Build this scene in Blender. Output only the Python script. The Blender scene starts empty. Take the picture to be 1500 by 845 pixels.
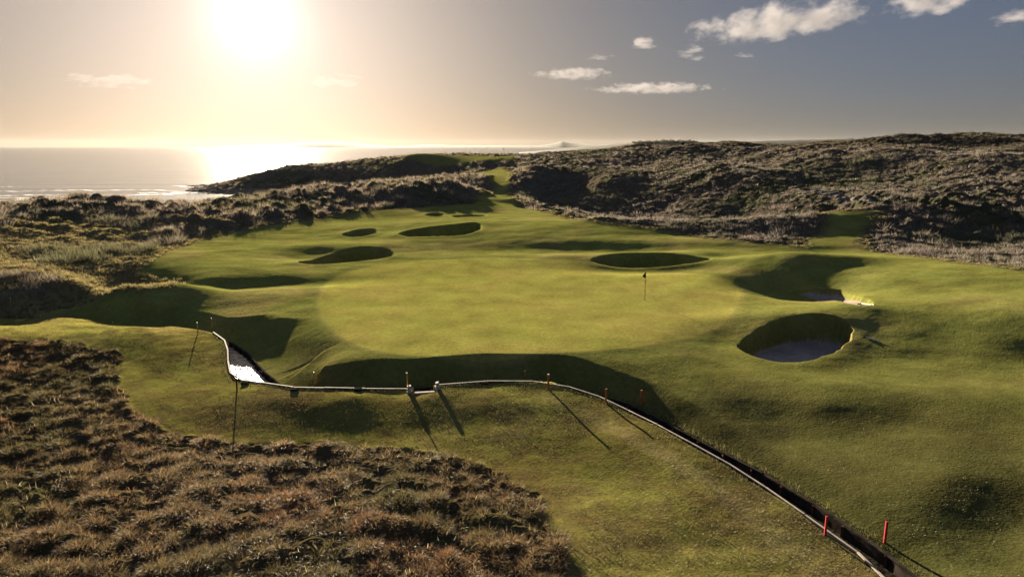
import bpy, math, random
import numpy as np
from mathutils import Vector
R = math.radians
rng = np.random.default_rng(7)
random.seed(7)
sc = bpy.context.scene
COL = sc.collection

# ------------------------------------------------------------------ camera model
HC = 12.0                       # metres above the putting green
PIT = R(11.75)
F = 1000.0                      # focal length in photograph pixels (1500 wide)
CP, SP = math.cos(PIT), math.sin(PIT)
SEA = -5.0
WATER = -1.62

def ray(u, v):
    u = np.asarray(u, float); v = np.asarray(v, float)
    x = (u - 750) / F; yc = (422.5 - v) / F
    return x, CP + yc * SP, -SP + yc * CP

def P(u, v, z):                 # ground point of given height
    dx, dy, dz = ray(u, v); t = (z - HC) / dz
    return (float(dx * t), float(dy * t), float(z))

def Q(u, v, Y):                 # point at given distance
    dx, dy, dz = ray(u, v); t = Y / dy
    return (float(dx * t), float(Y), float(HC + dz * t))

def W(u, Y, z):                 # column u, distance and height given
    yc = math.tan(PIT - math.atan2(HC - z, Y))
    return ((u - 750) / F / (CP + yc * SP) * Y, Y, z)

# ------------------------------------------------------------------ noise
_perm = rng.permutation(512).astype(np.int64)
_g = rng.uniform(0, 2 * np.pi, 512)
_gx, _gy = np.cos(_g).astype(np.float32), np.sin(_g).astype(np.float32)

def perlin(x, y):
    xi = np.floor(x).astype(np.int64); yi = np.floor(y).astype(np.int64)
    fx = (x - xi); fy = (y - yi)
    def h(a, b):
        return _perm[(_perm[a & 511] + b) & 511]
    def d(a, b, gx, gy):
        k = h(a, b); return _gx[k] * gx + _gy[k] * gy
    ux = fx * fx * fx * (fx * (fx * 6 - 15) + 10); uy = fy * fy * fy * (fy * (fy * 6 - 15) + 10)
    n0 = d(xi, yi, fx, fy) * (1 - ux) + d(xi + 1, yi, fx - 1, fy) * ux
    n1 = d(xi, yi + 1, fx, fy - 1) * (1 - ux) + d(xi + 1, yi + 1, fx - 1, fy - 1) * ux
    return (n0 * (1 - uy) + n1 * uy) * 1.5

def fbm(x, y, o=4, gain=.5):
    s = 0; a = 1
    for i in range(o):
        s = s + a * perlin(x * 2 ** i + 17.3 * i, y * 2 ** i - 9.1 * i); a *= gain
    return s

def billow(x, y, o=3, gain=.5):          # rounded humps, sharp valleys
    s = 0; a = 1
    for i in range(o):
        s = s + a * np.abs(perlin(x * 2 ** i + 31.7 * i, y * 2 ** i + 5.1 * i)); a *= gain
    return s

def sstep(a, b, x):
    t = np.clip((x - a) / (b - a), 0, 1); return t * t * (3 - 2 * t)

# ------------------------------------------------------------------ terrain control points
CPTS = []
def cp(*pts): CPTS.extend(pts)
# foreground
cp(P(-250, 900, -.6), P(0, 860, -.6), P(400, 860, -.9), P(800, 860, -.95), P(1000, 845, -1.0), P(1250, 845, -1.0),
   P(1420, 845, -.85), P(1600, 860, -.4), P(0, 700, -.75), P(300, 700, -1.0), P(620, 720, -1.1), P(900, 740, -1.0))
cp(P(0, 600, -.7), P(160, 600, -.8), P(300, 640, -1.15), P(0, 520, -.35), P(130, 510, -.3), P(200, 530, -.6))
cp(P(-200, 478, -.1), P(0, 478, -.1), P(100, 477, -.1), P(200, 479, -.15), P(290, 488, -.4), P(335, 543, -.8), P(280, 560, -.85))
cp(P(372, 566, -.7), P(430, 578, -.65), P(520, 580, -.6), P(620, 580, -.6), P(720, 574, -.6), P(810, 570, -.6))
cp(P(350, 610, -.98), P(430, 614, -1.04), P(520, 618, -1.06), P(620, 620, -1.0), P(720, 616, -.93), P(800, 615, -.9), P(600, 650, -1.1), P(480, 596, -.8), P(650, 594, -.76))
cp(P(890, 592, -.65), P(850, 640, -1.05), P(950, 630, -.65), P(1000, 665, -.7), P(930, 690, -1.0), P(1080, 705, -.8), P(1150, 745, -.85), P(1060, 780, -1.0))
# behind the burn, left
cp(W(0, 49.5, -.9), W(200, 49, -.9), W(-250, 51, -.9))
cp(P(95, 464, -.45), P(200, 445, 0), P(300, 437, .1), P(400, 430, .2), P(350, 455, -.2), P(400, 475, -.2), P(0, 458, -.3))
cp(W(100, 55, -.5), W(180, 56, -.35), W(250, 58, -.1), W(0, 54, -.2))
cp(P(0, 425, .6), P(100, 415, .9), P(180, 414, .95), P(255, 410, .9), P(60, 380, 1.1), P(200, 385, .8), P(320, 405, .45), P(340, 418, .15))
cp(P(-200, 420, 1.), P(-200, 360, 2.))
# green
cp(P(470, 450, .02), P(600, 450, 0), P(750, 450, 0), P(944, 440, .0), P(500, 500, -.1), P(600, 510, -.03), P(720, 512, -.03), P(850, 510, -.03), P(600, 525, -.03), P(720, 524, -.03), P(840, 523, -.04), P(500, 524, -.2), P(520, 571, -.7), P(600, 571, -.68), P(713, 562, -.65), W(560, 36.9, -.12), W(640, 36.9, -.1), W(720, 37.6, -.1), W(800, 37.4, -.12), W(860, 37., -.2), P(980, 505, -.12),
   P(1060, 460, .02), P(500, 405, .1), P(600, 388, .18), P(760, 384, .2), P(850, 392, .15))
cp(P(470, 525, -.5), P(1000, 540, -.35), P(1080, 560, -.45))
# right
cp(P(1300, 560, -.45), P(1450, 580, -.4), P(1550, 520, -.1), P(1290, 480, .0), P(1390, 446, .85), P(1330, 449, .6), P(1480, 463, .9), P(1600, 480, .9), P(1400, 492, .0), P(1500, 505, .05))
cp(P(1100, 600, -.7), P(1150, 640, -.95), P(1200, 600, -.45), P(1260, 690, -.75), P(1380, 700, -.35), P(1400, 755, -.64), P(1500, 760, -.6), P(1500, 660, -.3), P(1300, 790, -.9), P(1600, 700, -.1))
# beyond the green
cp(P(430, 345, .6), P(330, 360, .7), P(600, 352, .6), P(700, 345, .8), P(760, 352, .75), P(860, 360, .6), P(950, 370, .45), P(1060, 380, .45), P(600, 325, 1.), P(700, 312, 1.3), P(750, 303, 1.6),
   P(850, 325, 1.2), P(950, 348, 1.0), P(1050, 364, .9), P(1150, 384, 1.1), P(1250, 392, .9), P(1350, 400, 1.0), P(1460, 412, 1.2), P(1600, 430, 1.4), P(1230, 412, .8), P(1320, 425, .8))
cp(P(270, 352, 1.0), P(330, 335, 1.3), P(420, 325, 1.3), P(150, 350, 1.5), P(60, 350, 2.), P(500, 318, 1.2))
# left dunes
cp(Q(-150, 300, 95), Q(0, 306, 95), Q(60, 294, 105), Q(110, 287, 110), Q(170, 293, 112), Q(240, 296, 115), Q(320, 294, 120), Q(400, 288, 128), Q(480, 279, 140), Q(560, 271, 155), Q(640, 263, 170), Q(700, 258, 185))
cp(W(-150, 128, -3), W(0, 130, -3.5), W(110, 145, -3.5), W(250, 150, -3.5), W(380, 165, -3), W(480, 185, -.5), W(560, 205, 0.5), W(630, 215, 1.5))
cp(W(-300, 190, -6.5), W(0, 190, -6.5), W(150, 195, -6.5), W(300, 205, -6.2), W(380, 225, -5.4), W(0, 300, -8), W(200, 300, -8), W(-400, 420, -9))
# headland and rocks
cp(Q(398, 262, 262), W(330, 315, -7.2), Q(404, 247, 268), Q(450, 242, 270), Q(500, 239, 262), Q(560, 231, 250), Q(600, 227, 245), Q(660, 229, 235), Q(740, 229, 230), Q(775, 226, 240))
cp(W(440, 232, -4.2), W(520, 228, -1.5), W(600, 222, 1.5))
cp(Q(600, 233, 228), Q(700, 236, 218), Q(740, 239, 212), Q(725, 256, 185), Q(735, 275, 160), Q(740, 290, 145))
cp(W(380, 330, -7), W(450, 340, -6), W(600, 345, -4), W(760, 360, -2), W(850, 380, 0), W(300, 500, -9), W(600, 500, -9), W(850, 560, -7), W(500, 690, -10), W(1000, 690, -3))
# right dunes: crest
cp(Q(790, 238, 205), Q(815, 226, 220), Q(860, 221, 225), Q(910, 217, 225), Q(980, 215, 220), Q(1070, 214, 215), Q(1150, 213, 210), Q(1210, 209, 200), Q(1290, 205, 190), Q(1370, 203, 180), Q(1450, 200, 175), Q(1560, 198, 170), Q(1750, 196, 165))
cp(W(900, 330, 5), W(1100, 330, 8), W(1300, 300, 9), W(1500, 300, 9), W(1100, 500, 4), W(1500, 500, 5), W(1400, 690, 3))
# inner slopes
cp(Q(765, 252, 178), Q(748, 290, 152), Q(800, 262, 170), Q(800, 294, 148), Q(850, 240, 190), Q(850, 300, 140), Q(930, 232, 190), Q(900, 270, 155), Q(950, 300, 132), Q(930, 316, 124))
cp(Q(1030, 226, 178), Q(1010, 262, 146), Q(1080, 300, 120), Q(1110, 240, 160), Q(1130, 270, 130), Q(1080, 318, 112), Q(1180, 300, 108), Q(1150, 222, 172))
cp(Q(1250, 225, 150), Q(1220, 262, 125), Q(1260, 296, 100), Q(1330, 240, 130), Q(1330, 285, 102), Q(1420, 225, 135), Q(1420, 280, 98), Q(1500, 250, 108), Q(1500, 300, 88), Q(1650, 250, 105))
cp(P(830, 312, 1.4), P(960, 336, 1.3), P(1060, 350, 1.2), P(1150, 358, 1.2), P(1225, 345, 1.5), P(1230, 365, 1.1), P(1310, 372, 1.2), P(1400, 385, 1.3), P(1500, 400, 1.4), P(1220, 315, 2.2))
cp(Q(1285, 312, 92), Q(1320, 320, 88), Q(1400, 330, 84), Q(1490, 340, 80))
cp((-60, 8, -.6), (60, 8, -.3), (0, 8, -1), (-100, 40, 0), (110, 60, 2.), (0, 720, -8), (600, 700, 3), (-600, 690, -10), (200, 120, 9))
CPT = np.array(CPTS, float)

def ab(x, y):
    return x / y, np.log(y)
def _k(r2):
    return r2 * np.log(r2 + 1e-9)
_a, _b = ab(CPT[:, 0], CPT[:, 1])
_N = len(CPT)
_K = _k((_a[:, None] - _a) ** 2 + (_b[:, None] - _b) ** 2) + np.eye(_N) * 4e-4
_M = np.zeros((_N + 3, _N + 3)); _M[:_N, :_N] = _K
_M[:_N, _N] = 1; _M[:_N, _N + 1] = _a; _M[:_N, _N + 2] = _b
_M[_N:, :_N] = _M[:_N, _N:].T
_w = np.linalg.solve(_M, np.concatenate([CPT[:, 2], np.zeros(3)]))

def tps(x, y):
    a, b = ab(np.asarray(x, float), np.asarray(y, float)); a = a.ravel(); b = b.ravel()
    out = np.empty(a.shape, float); S = 20000
    for i in range(0, a.size, S):
        aa = a[i:i + S, None]; bb = b[i:i + S, None]
        r2 = (aa - _a) ** 2 + (bb - _b) ** 2 + 1e-9
        out[i:i + S] = (r2 * np.log(r2)) @ _w[:_N] + _w[_N] + _w[_N + 1] * aa[:, 0] + _w[_N + 2] * bb[:, 0]
    return out.reshape(np.shape(x))

def tps_grid(A, lnY, k=5):
    """control surface over a whole grid: exact on every k-th line, cubic between"""
    def axis(n):
        m = (n - 1) // k + 2; t = np.arange(n) / k; i = np.floor(t).astype(int); f = t - i
        Wm = np.zeros((n, m + 2)); r = np.arange(n)
        for o, w in ((0, -.5 * f + f * f - .5 * f ** 3), (1, 1 - 2.5 * f * f + 1.5 * f ** 3), (2, .5 * f + 2 * f * f - 1.5 * f ** 3), (3, -.5 * f * f + .5 * f ** 3)):
            Wm[r, i + o] += w
        return Wm, (np.arange(m + 2) - 1) * k
    Wx, ix = axis(len(A)); Wy, iy = axis(len(lnY))
    ca = A[0] + (A[1] - A[0]) * ix; cl = np.interp(iy, np.arange(len(lnY)), lnY)
    lo = iy < 0; cl[lo] = lnY[0] + (lnY[1] - lnY[0]) * iy[lo]; hi = iy > len(lnY) - 1; cl[hi] = lnY[-1] + (lnY[-1] - lnY[-2]) * (iy[hi] - len(lnY) + 1)
    Yc = np.exp(cl); gx_ = ca[None] * Yc[:, None]; gy_ = np.repeat(Yc[:, None], len(ca), 1)
    return Wy @ tps(gx_, gy_) @ Wx.T

def march(u, v, fn, n=2600):
    out = []
    Y = np.exp(np.linspace(math.log(9), math.log(650), n))
    for uu, vv in zip(u, v):
        dx, dy, dz = ray(uu, vv); t = Y / dy
        X = dx * t; Z = HC + dz * t
        below = Z < fn(X, Y)
        i = int(np.argmax(below)) if below.any() else n - 1
        out.append((X[i], Y[i]))
    return np.array(out)

def smooth_closed(p, k=6):
    n = len(p); o = []
    for i in range(n):
        p0, p1, p2, p3 = p[i - 1], p[i], p[(i + 1) % n], p[(i + 2) % n]
        for j in range(k):
            t = j / k
            o.append(.5 * ((2 * p1) + (-p0 + p2) * t + (2 * p0 - 5 * p1 + 4 * p2 - p3) * t * t + (-p0 + 3 * p1 - 3 * p2 + p3) * t ** 3))
    return np.array(o)

def poly_sd(x, y, poly, pad=30.):
    """signed distance, positive inside; far away points get -pad"""
    x0, y0 = poly.min(0) - pad; x1, y1 = poly.max(0) + pad
    out = np.full(x.shape, -pad, np.float32)
    m = (x > x0) & (x < x1) & (y > y0) & (y < y1)
    px = x[m].astype(np.float32); py = y[m].astype(np.float32)
    if px.size == 0: return out
    d2 = np.full(px.shape, 1e12, np.float32); ins = np.zeros(px.shape, bool)
    n = len(poly)
    for i in range(n):
        ax, ay = poly[i]; bx, by = poly[(i + 1) % n]
        ex, ey = bx - ax, by - ay; l2 = ex * ex + ey * ey + 1e-12
        t = np.clip(((px - ax) * ex + (py - ay) * ey) / l2, 0, 1)
        d2 = np.minimum(d2, (px - ax - t * ex) ** 2 + (py - ay - t * ey) ** 2)
        c = (ay > py) != (by > py)
        if c.any():
            xc = (bx - ax) * (py - ay) / (by - ay + 1e-12) + ax
            ins ^= c & (px < xc)
    d = np.sqrt(d2); out[m] = np.where(ins, d, -d)
    return out

def gauss(x, y, c, sx, sy, rot=0.):
    dx = x - c[0]; dy = y - c[1]; cr, sr = math.cos(rot), math.sin(rot)
    a = (dx * cr + dy * sr) / sx; b = (-dx * sr + dy * cr) / sy
    return np.exp(-.5 * (a * a + b * b))

# ------------------------------------------------------------------ base = control surface + mounds
MOUNDS = []
def mound(u, v, h, sx, sy, rot=0., z=0.):
    p = P(u, v, z); MOUNDS.append((p, h, sx, sy, R(rot)))
# lips and hollows by the bunkers
mound(500, 360, .45, 6, 2.5, 5, .6)
mound(640, 331, .35, 8, 3.5, 0, 1.0)
mound(470, 377, -.35, 4, 2.5, 0, .2)
mound(800, 343, .45, 9, 4, 0, .8)
mound(960, 374, .5, 7, 1.8, 0, .5)
mound(960, 394, -.35, 7, 1.6, -3, .2)
mound(1150, 386, .7, 7, 2.2, -8, .6)
mound(1150, 418, -1.35, 3.4, 3.2, -12, .3)
mound(1215, 424, -.7, 2.4, 2.2, -12, .3)
mound(1160, 463, .3, 4.5, 1.5, 6, .1)
mound(1070, 500, -.25, 2.2, 2.2, 0, -.1)
mound(380, 412, -.5, 6, 1.6, 12, .3)
mound(800, 366, -.25, 14, 2.0, 0, .4)
mound(1000, 358, .25, 12, 2.5, -10, .8)
mound(560, 345, .2, 9, 3, 0, .8)
mound(690, 322, .35, 6, 4, 0, 1.2)
mound(620, 314, .35, 5, 4, 0, 1.2)
mound(520, 333, .3, 4, 3, 0, 1.)
mound(1100, 375, -.15, 10, 2, 0, .8)
mound(1330, 412, .2, 8, 2., -8, .9)
mound(1440, 398, .3, 6, 2., -8, 1.2)
mound(1400, 520, -.10, 6, 2, 0, -.1)
mound(1250, 575, .2, 5, 2, -10, -.4)
mound(1390, 722, .02, 2.5, 1.3, 0, -.6)
mound(1140, 612, -.12, 2.5, 1.3, -20, -.8)
# low lit ridges at the foot of the dunes
mound(780, 297, 1.1, 4.5, 2.5, -12, 1.6)
mound(560, 297, 1.2, 14, 4, 0, 1.6)
mound(660, 293, 1.0, 5, 3, 10, 1.6)
mound(1000, 330, .9, 16, 3.5, -6, 1.4)
mound(1150, 335, 1.3, 8, 3.0, 6, 1.4)
mound(1120, 365, -.3, 12, 2.2, -8, 1.)

def fold(u0, v0, Y0, u1, v1, Y1, h, s):
    a = Q(u0, v0, Y0); b = Q(u1, v1, Y1); L_ = math.hypot(b[0] - a[0], b[1] - a[1])
    MOUNDS.append((((a[0] + b[0]) / 2, (a[1] + b[1]) / 2), h, L_ / 2.6, s, math.atan2(b[1] - a[1], b[0] - a[0])))
fold(985, 240, 172, 1190, 290, 112, 2.2, 5.)
fold(800, 250, 178, 752, 292, 150, 2.0, 4.)
fold(900, 240, 180, 880, 290, 142, 1.8, 5.)
fold(1180, 235, 160, 1420, 250, 122, 2.0, 6.)
fold(860, 232, 200, 1060, 222, 195, 1.6, 5.)
fold(1300, 300, 97, 1480, 322, 84, .35, 3.)
def base0(x, y, tz=None):
    z = tps(x, y) if tz is None else tz
    for c, h, sx, sy, r in MOUNDS:
        z = z + h * gauss(x, y, c, sx, sy, r)
    return z

def GP(pts):
    a = np.array(pts, float); return march(a[:, 0], a[:, 1], base0)

# outlines found on the control surface
def closed(pts, k=6): return smooth_closed(GP(pts), k)
far = lambda pts: np.array(pts, float)
ROUGH = closed([(0, 496), (60, 497), (130, 505), (182, 520), (176, 548), (190, 592), (230, 625), (310, 645), (400, 650), (490, 648), (580, 655), (650, 665),
                (720, 685), (770, 715), (800, 750), (825, 800), (835, 845), (860, 1100), (300, 1300), (-400, 1300), (-700, 800), (-400, 500)], 4)
GREEN = closed([(467, 446), (470, 430), (480, 416), (496, 405), (520, 396), (560, 388), (640, 381), (750, 378), (850, 383), (940, 395), (1050, 405), (1085, 425), (1075, 455), (1050, 480), (950, 505), (830, 516), (700, 523), (600, 519), (550, 513), (515, 502), (490, 485), (473, 465)], 4)
_dl = GP([(0, 462), (90, 455), (130, 448), (200, 437), (262, 427), (270, 409), (225, 393), (235, 375), (330, 345), (430, 327), (500, 319), (560, 308), (640, 303), (700, 298)])
_dl = np.vstack([[-140, 56], [-60, 53], _dl])
_gap = np.array([Q(728, 290, 147)[:2], Q(722, 262, 180)[:2], Q(700, 245, 200)[:2], Q(735, 243, 205)[:2], Q(742, 262, 182)[:2], Q(738, 290, 147)[:2]])
_dr = GP([(755, 303), (800, 313), (850, 326), (950, 339), (1050, 353), (1130, 362), (1190, 368)])
_cut = GP([(1214, 348), (1228, 330), (1226, 313), (1276, 311), (1262, 324), (1250, 340), (1247, 360)])
_dr2 = GP([(1270, 372), (1400, 386), (1500, 402)])
DUNE = np.vstack([_dl, _gap, _dr, _cut, _dr2, [[150, 75], [1200, 300], [900, 900], [-900, 900], [-900, 60]]])
PLATEAU = np.array([Q(590, 233, 232)[:2], Q(700, 238, 218)[:2], Q(752, 238, 215)[:2], Q(756, 231, 228)[:2], Q(700, 229, 236)[:2], Q(600, 229, 240)[:2]])
DPATH = np.array([Q(1180, 285, 116)[:2], Q(1235, 300, 104)[:2], Q(1275, 309, 97)[:2]])

# burn line: the near wall, from the left hidden stretch to the lower right corner
_bw = [(-90, 54), (-60, 52), (-40, 50), (-30, 48.6), (-24.5, 47.2)]
_bp = [(312, 489, -.5), (333, 506, -.65), (334, 543, -.8), (343, 556, -.8), (372, 562, -.78), (430, 571, -.75), (520, 572, -.7), (600, 571, -.7), (640, 568, -.68),
       (713, 561, -.65), (808, 563, -.65), (890, 588, -.7), (950, 620, -.75), (1000, 648, -.8), (1080, 691, -.85), (1150, 736, -.88), (1208, 781, -.95), (1255, 813, -1.), (1290, 845, -1.), (1340, 900, -1.), (1420, 1050, -1.)]
BURN = np.array(_bw + [P(*q)[:2] for q in _bp])
BW = np.array([2.0, 2.0, 2.0, 1.9, 1.7] + [1.3, 1.25, 2.2, 2.4, 1.9, 1.3, 1.7, 1.7, 1.7, 1.7, 1.7, 1.7, 1.65, 1.6, 1.5, 1.45, 1.4, 1.3, 1.3, 1.3, 1.3])
def burn_sd(x, y):
    d = np.full(x.shape, 1e6, np.float32); w = np.full(x.shape, 1., np.float32); s = np.zeros(x.shape, np.float32)
    acc = 0.
    for i in range(len(BURN) - 1):
        ax, ay = BURN[i]; bx, by = BURN[i + 1]; ex, ey = bx - ax, by - ay; L = math.hypot(ex, ey)
        t = np.clip(((x - ax) * ex + (y - ay) * ey) / (L * L), 0, 1)
        dd = np.hypot(x - ax - t * ex, y - ay - t * ey)
        cr = ex * (y - ay) - ey * (x - ax)
        m = dd < np.abs(d)
        d = np.where(m, np.where(cr > 0, dd, -dd), d); w = np.where(m, BW[i] * (1 - t) + BW[i + 1] * t, w); s = np.where(m, acc + t * L, s)
        acc += L
    return d, w, s
def far_top(z, s):                 # height of the far wall's top: low along the green, near ground level at the lower right
    k = sstep(108., 122., s)
    return np.minimum(z - .25, (-1.35 - .12 * (1 - sstep(83, 88, s))) * (1 - k) + (z - .28) * k)

# bunkers: (rim outline in photo, depth, label)
BK = [
 dict(o=[(1081, 497), (1100, 485), (1140, 473), (1190, 468), (1235, 473), (1250, 485), (1238, 501), (1210, 514), (1170, 523), (1130, 521), (1100, 511)], depth=1.25, wall=.42, z=0.,
      label='deep round pot bunker with grey sand floor beside the lying rake, nearest of all'),
 dict(o=[(1158, 429), (1195, 424), (1240, 430), (1280, 445), (1245, 447.5), (1195, 440)], depth=.38, wall=.3, z=.3, fit=1,
      label='narrow sickle of purple sand below the shaded grassy hollow, behind the round pot bunker'),
 dict(o=[(865, 380), (890, 376), (950, 375), (1010, 378), (1044, 383), (1010, 386), (940, 387), (890, 385)], depth=1.1, wall=1.0, sd=2.6, z=.45,
      label='long dark slit of a bunker at the back edge of the green behind the flagstick'),
 dict(o=[(434, 381), (470, 371), (520, 364), (566, 364), (577, 371), (540, 377), (490, 382), (455, 384)], depth=1.3, wall=1.0, sd=2.6, z=.55,
      label='shadowed bunker off the back left of the green with a bright front lip'),
 dict(o=[(583, 342), (606, 337), (655, 334), (698, 333), (706, 339), (680, 345), (635, 346), (602, 346)], depth=1.4, wall=1.0, sd=2.6, z=1.0,
      label='wide dark fairway bunker beyond the green, under the low hump'),
 dict(o=[(500, 341), (520, 337), (548, 336), (553, 340), (532, 344), (510, 344)], depth=.9, wall=1.0, sd=2.6, z=1.0,
      label='small dark bunker just to the left of the wide fairway bunker'),
 dict(o=[(622, 317), (636, 315), (650, 316), (646, 319), (632, 319)], depth=.9, wall=1.0, sd=2.6, z=1.3,
      label='tiny far bunker left of its twin near the start of the mown path'),
 dict(o=[(662, 319), (680, 317), (708, 317), (712, 320), (690, 321.5), (670, 321.5)], depth=1.0, wall=1.0, sd=2.6, z=1.3,
      label='far bunker right of its tiny twin near the start of the mown path'),
]
for b in BK:
    b['poly'] = smooth_closed(GP(b['o']) if b.get('fit') else np.array([P(u, v, b['z'])[:2] for u, v in b['o']]), 5)
    c = b['poly'].mean(0); b['c'] = c

_nx, _ny, _ = P(621, 572, -.69)
NOTCH_S = float(burn_sd(np.array([_nx]), np.array([_ny]))[2][0])
print('notch', NOTCH_S, [round(float(burn_sd(np.array([q[0]]), np.array([q[1]]))[2][0]), 1) for q in BURN])
def surf(x, y, detail=True, tz=None):
    """full height; returns z and masks"""
    z = base0(x, y, tz)
    shp = x.shape
    dune = poly_sd(x, y, DUNE, 60.) + 0.9 * fbm(x * .15, y * .15, 2)
    pl = poly_sd(x, y, PLATEAU, 12.)
    rough = poly_sd(x, y, ROUGH, 12.) + .35 * perlin(x * .5, y * .5)
    green = poly_sd(x, y, GREEN, 12.)
    dm = sstep(-.3, 2.2, dune) * (1 - sstep(-2, 1, pl))
    rm = sstep(-.15, .35, rough)
    z = z + dm * 0.0
    # cliffs: sink what lies below the sea
    # dune relief
    big = fbm(x * .038 + 3, y * .038, 2)
    farf = sstep(60, 140, y)
    amp = dm * (0.35 + .65 * farf)
    left = sstep(0, -15, x + 0 * y)
    hd_ = 1 - .75 * sstep(185, 205, y) * (1 - sstep(10, 40, x))
    amp = amp * hd_
    z = z + amp * (1.4 * big * farf) - (1 - hd_) * .5 * dm
    rt = sstep(5, 25, x) * farf
    med = billow(x * .13, y * .13 + 8, 2)
    z = z + dm * (.75 * farf + .15) * (1 - .45 * rt) * (med - .45)
    if detail:
        sm = billow(x * .42 + 2, y * .42, 3, .55)
        lf = sstep(0, -20, x) * sstep(70, 90, y) * (1 - sstep(150, 200, y))
        z = z + dm * sstep(.2, 3., dune) * (.5 * farf + .2) * (1 - .5 * rt) * (sm - .5) + dm * sstep(1., 6., dune) * lf * 1.5 * (billow(x * .2 + 40, y * .2, 2) - .45)
        rb = sstep(38, 50, x) * sstep(70, 80, y) * (1 - sstep(98, 110, y)) * sstep(1.5, 5., dune)
        z = z + dm * rb * 1.1 * (billow(x * .36 + 11, y * .36, 2) - .4)
        tus = billow(x * .55, y * .62, 3, .6)
        z = z + rm * (.38 * (tus - .45))
        # gentle unevenness of the mown ground
        mown = (1 - dm) * (1 - rm)
        z = z + mown * ((1 - sstep(-1, 1., green)) * (.045 * fbm(x * .22, y * .3, 2) + .006 * fbm(x * 1.6, y * 1.6, 2)) + .025 * perlin(x * .12, y * .2))
    # bunkers
    sand = np.zeros(shp, np.float32); bid = np.full(shp, -1, np.int8); lip = np.zeros(shp, np.float32)
    for i, b in enumerate(BK):
        d = poly_sd(x, y, b['poly'], 4.); d = d + .12 * perlin(x * 1.1, y * 1.1) * (d > -3.5)
        if b['depth'] and np.any(d > -4):
            zf = b.get('zf')
            if zf is None:
                rim = tps(b['poly'][:, 0], b['poly'][:, 1])
                for c, h, sx, sy, r in MOUNDS: rim = rim + h * gauss(b['poly'][:, 0], b['poly'][:, 1], c, sx, sy, r)
                zf = b['zf'] = float(np.percentile(rim, 30)) - b['depth']
            fl = (zf if not b.get('fit') else z - b['depth']) + .10 * (1 - sstep(0, 2.2, d)) + (.02 * fbm(x * 1.5, y * 1.5, 2) if detail else 0)
            t = sstep(0, b['wall'], d)
            z = np.where(d > 0, z * (1 - t) + np.minimum(fl, z) * t, z)
            z = z + .09 * np.exp(-(np.maximum(-d, 0) / 1.1) ** 2) * (d <= 0) + .09 * (d > 0) * (1 - t)
            sand = np.where(d > b.get('sd', b['wall'] * .85), 1., sand); bid = np.where(d > 0, i, bid)
    # burn
    d, w, s = burn_sd(x, y)
    near = np.abs(d) < 12
    zt = far_top(z, s)
    bed = np.float32(WATER - .35)
    FARB = 1.8 + 3.2 * sstep(68, 73, s) * (1 - sstep(81, 86, s)) + .0 * s
    bank = zt + (z - zt) * sstep(0, 1, np.clip((d - w) / FARB, 0, 1)) ** .8
    notch = (d > -.62) & (d < 0) & (np.abs(s - NOTCH_S) < .52)
    z2 = np.where(notch, bed, z)
    z2 = np.where(d < 0, z2, np.where(d < w, bed, np.where(d < w + FARB, np.minimum(bank, z), z)))
    k = sstep(0, 1, np.clip((d - w) / FARB, 0, 1))
    z = np.where(near, z2, z)
    # rock spit and shore
    return z.astype(np.float32), dict(dune=dm, duned=dune, rough=rm, roughd=rough, green=green, sand=sand, bid=bid, plateau=pl, bd=d, bw=w, bs=s)

# ------------------------------------------------------------------ helpers for objects
def tag(o, label=None, cat=None, group=None, kind=None):
    if label: o['label'] = label
    if cat: o['category'] = cat
    if group: o['group'] = group
    if kind: o['kind'] = kind
    return o
def empty(name, loc, rz=0.):
    o = bpy.data.objects.new(name, None); COL.objects.link(o); o.location = loc; o.rotation_euler = (0, 0, rz); o.empty_display_size = .2
    return o
def mesh_np(name, V, faces=None, quads=None, tris=None, mat=None, parent=None, smooth=True, col=None):
    me = bpy.data.meshes.new(name)
    V = np.asarray(V, np.float32)
    if faces is not None:
        me.from_pydata([tuple(map(float, p)) for p in V], [], [tuple(map(int, f)) for f in faces])
    else:
        nq = 0 if quads is None else len(quads); nt = 0 if tris is None else len(tris)
        me.vertices.add(len(V)); me.vertices.foreach_set('co', V.ravel())
        li = []; st = []; n = 0
        if nq: li.append(quads.ravel()); st.append(np.arange(nq) * 4)
        if nt: li.append(tris.ravel()); st.append(nq * 4 + np.arange(nt) * 3)
        li = np.concatenate(li).astype(np.int32); st = np.concatenate(st).astype(np.int32)
        me.loops.add(len(li)); me.loops.foreach_set('vertex_index', li)
        me.polygons.add(nq + nt); me.polygons.foreach_set('loop_start', st)
        me.update(calc_edges=True)
    if smooth: me.polygons.foreach_set('use_smooth', np.ones(len(me.polygons), bool))
    if col is not None:
        at = me.color_attributes.new('tint', 'FLOAT_COLOR', 'POINT')
        c4 = np.ones((len(V), 4), np.float32); c4[:, :3] = col; at.data.foreach_set('color', c4.ravel())
    me.update()
    o = bpy.data.objects.new(name, me); COL.objects.link(o)
    if mat: me.materials.append(mat)
    if parent: o.parent = parent
    return o

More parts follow.
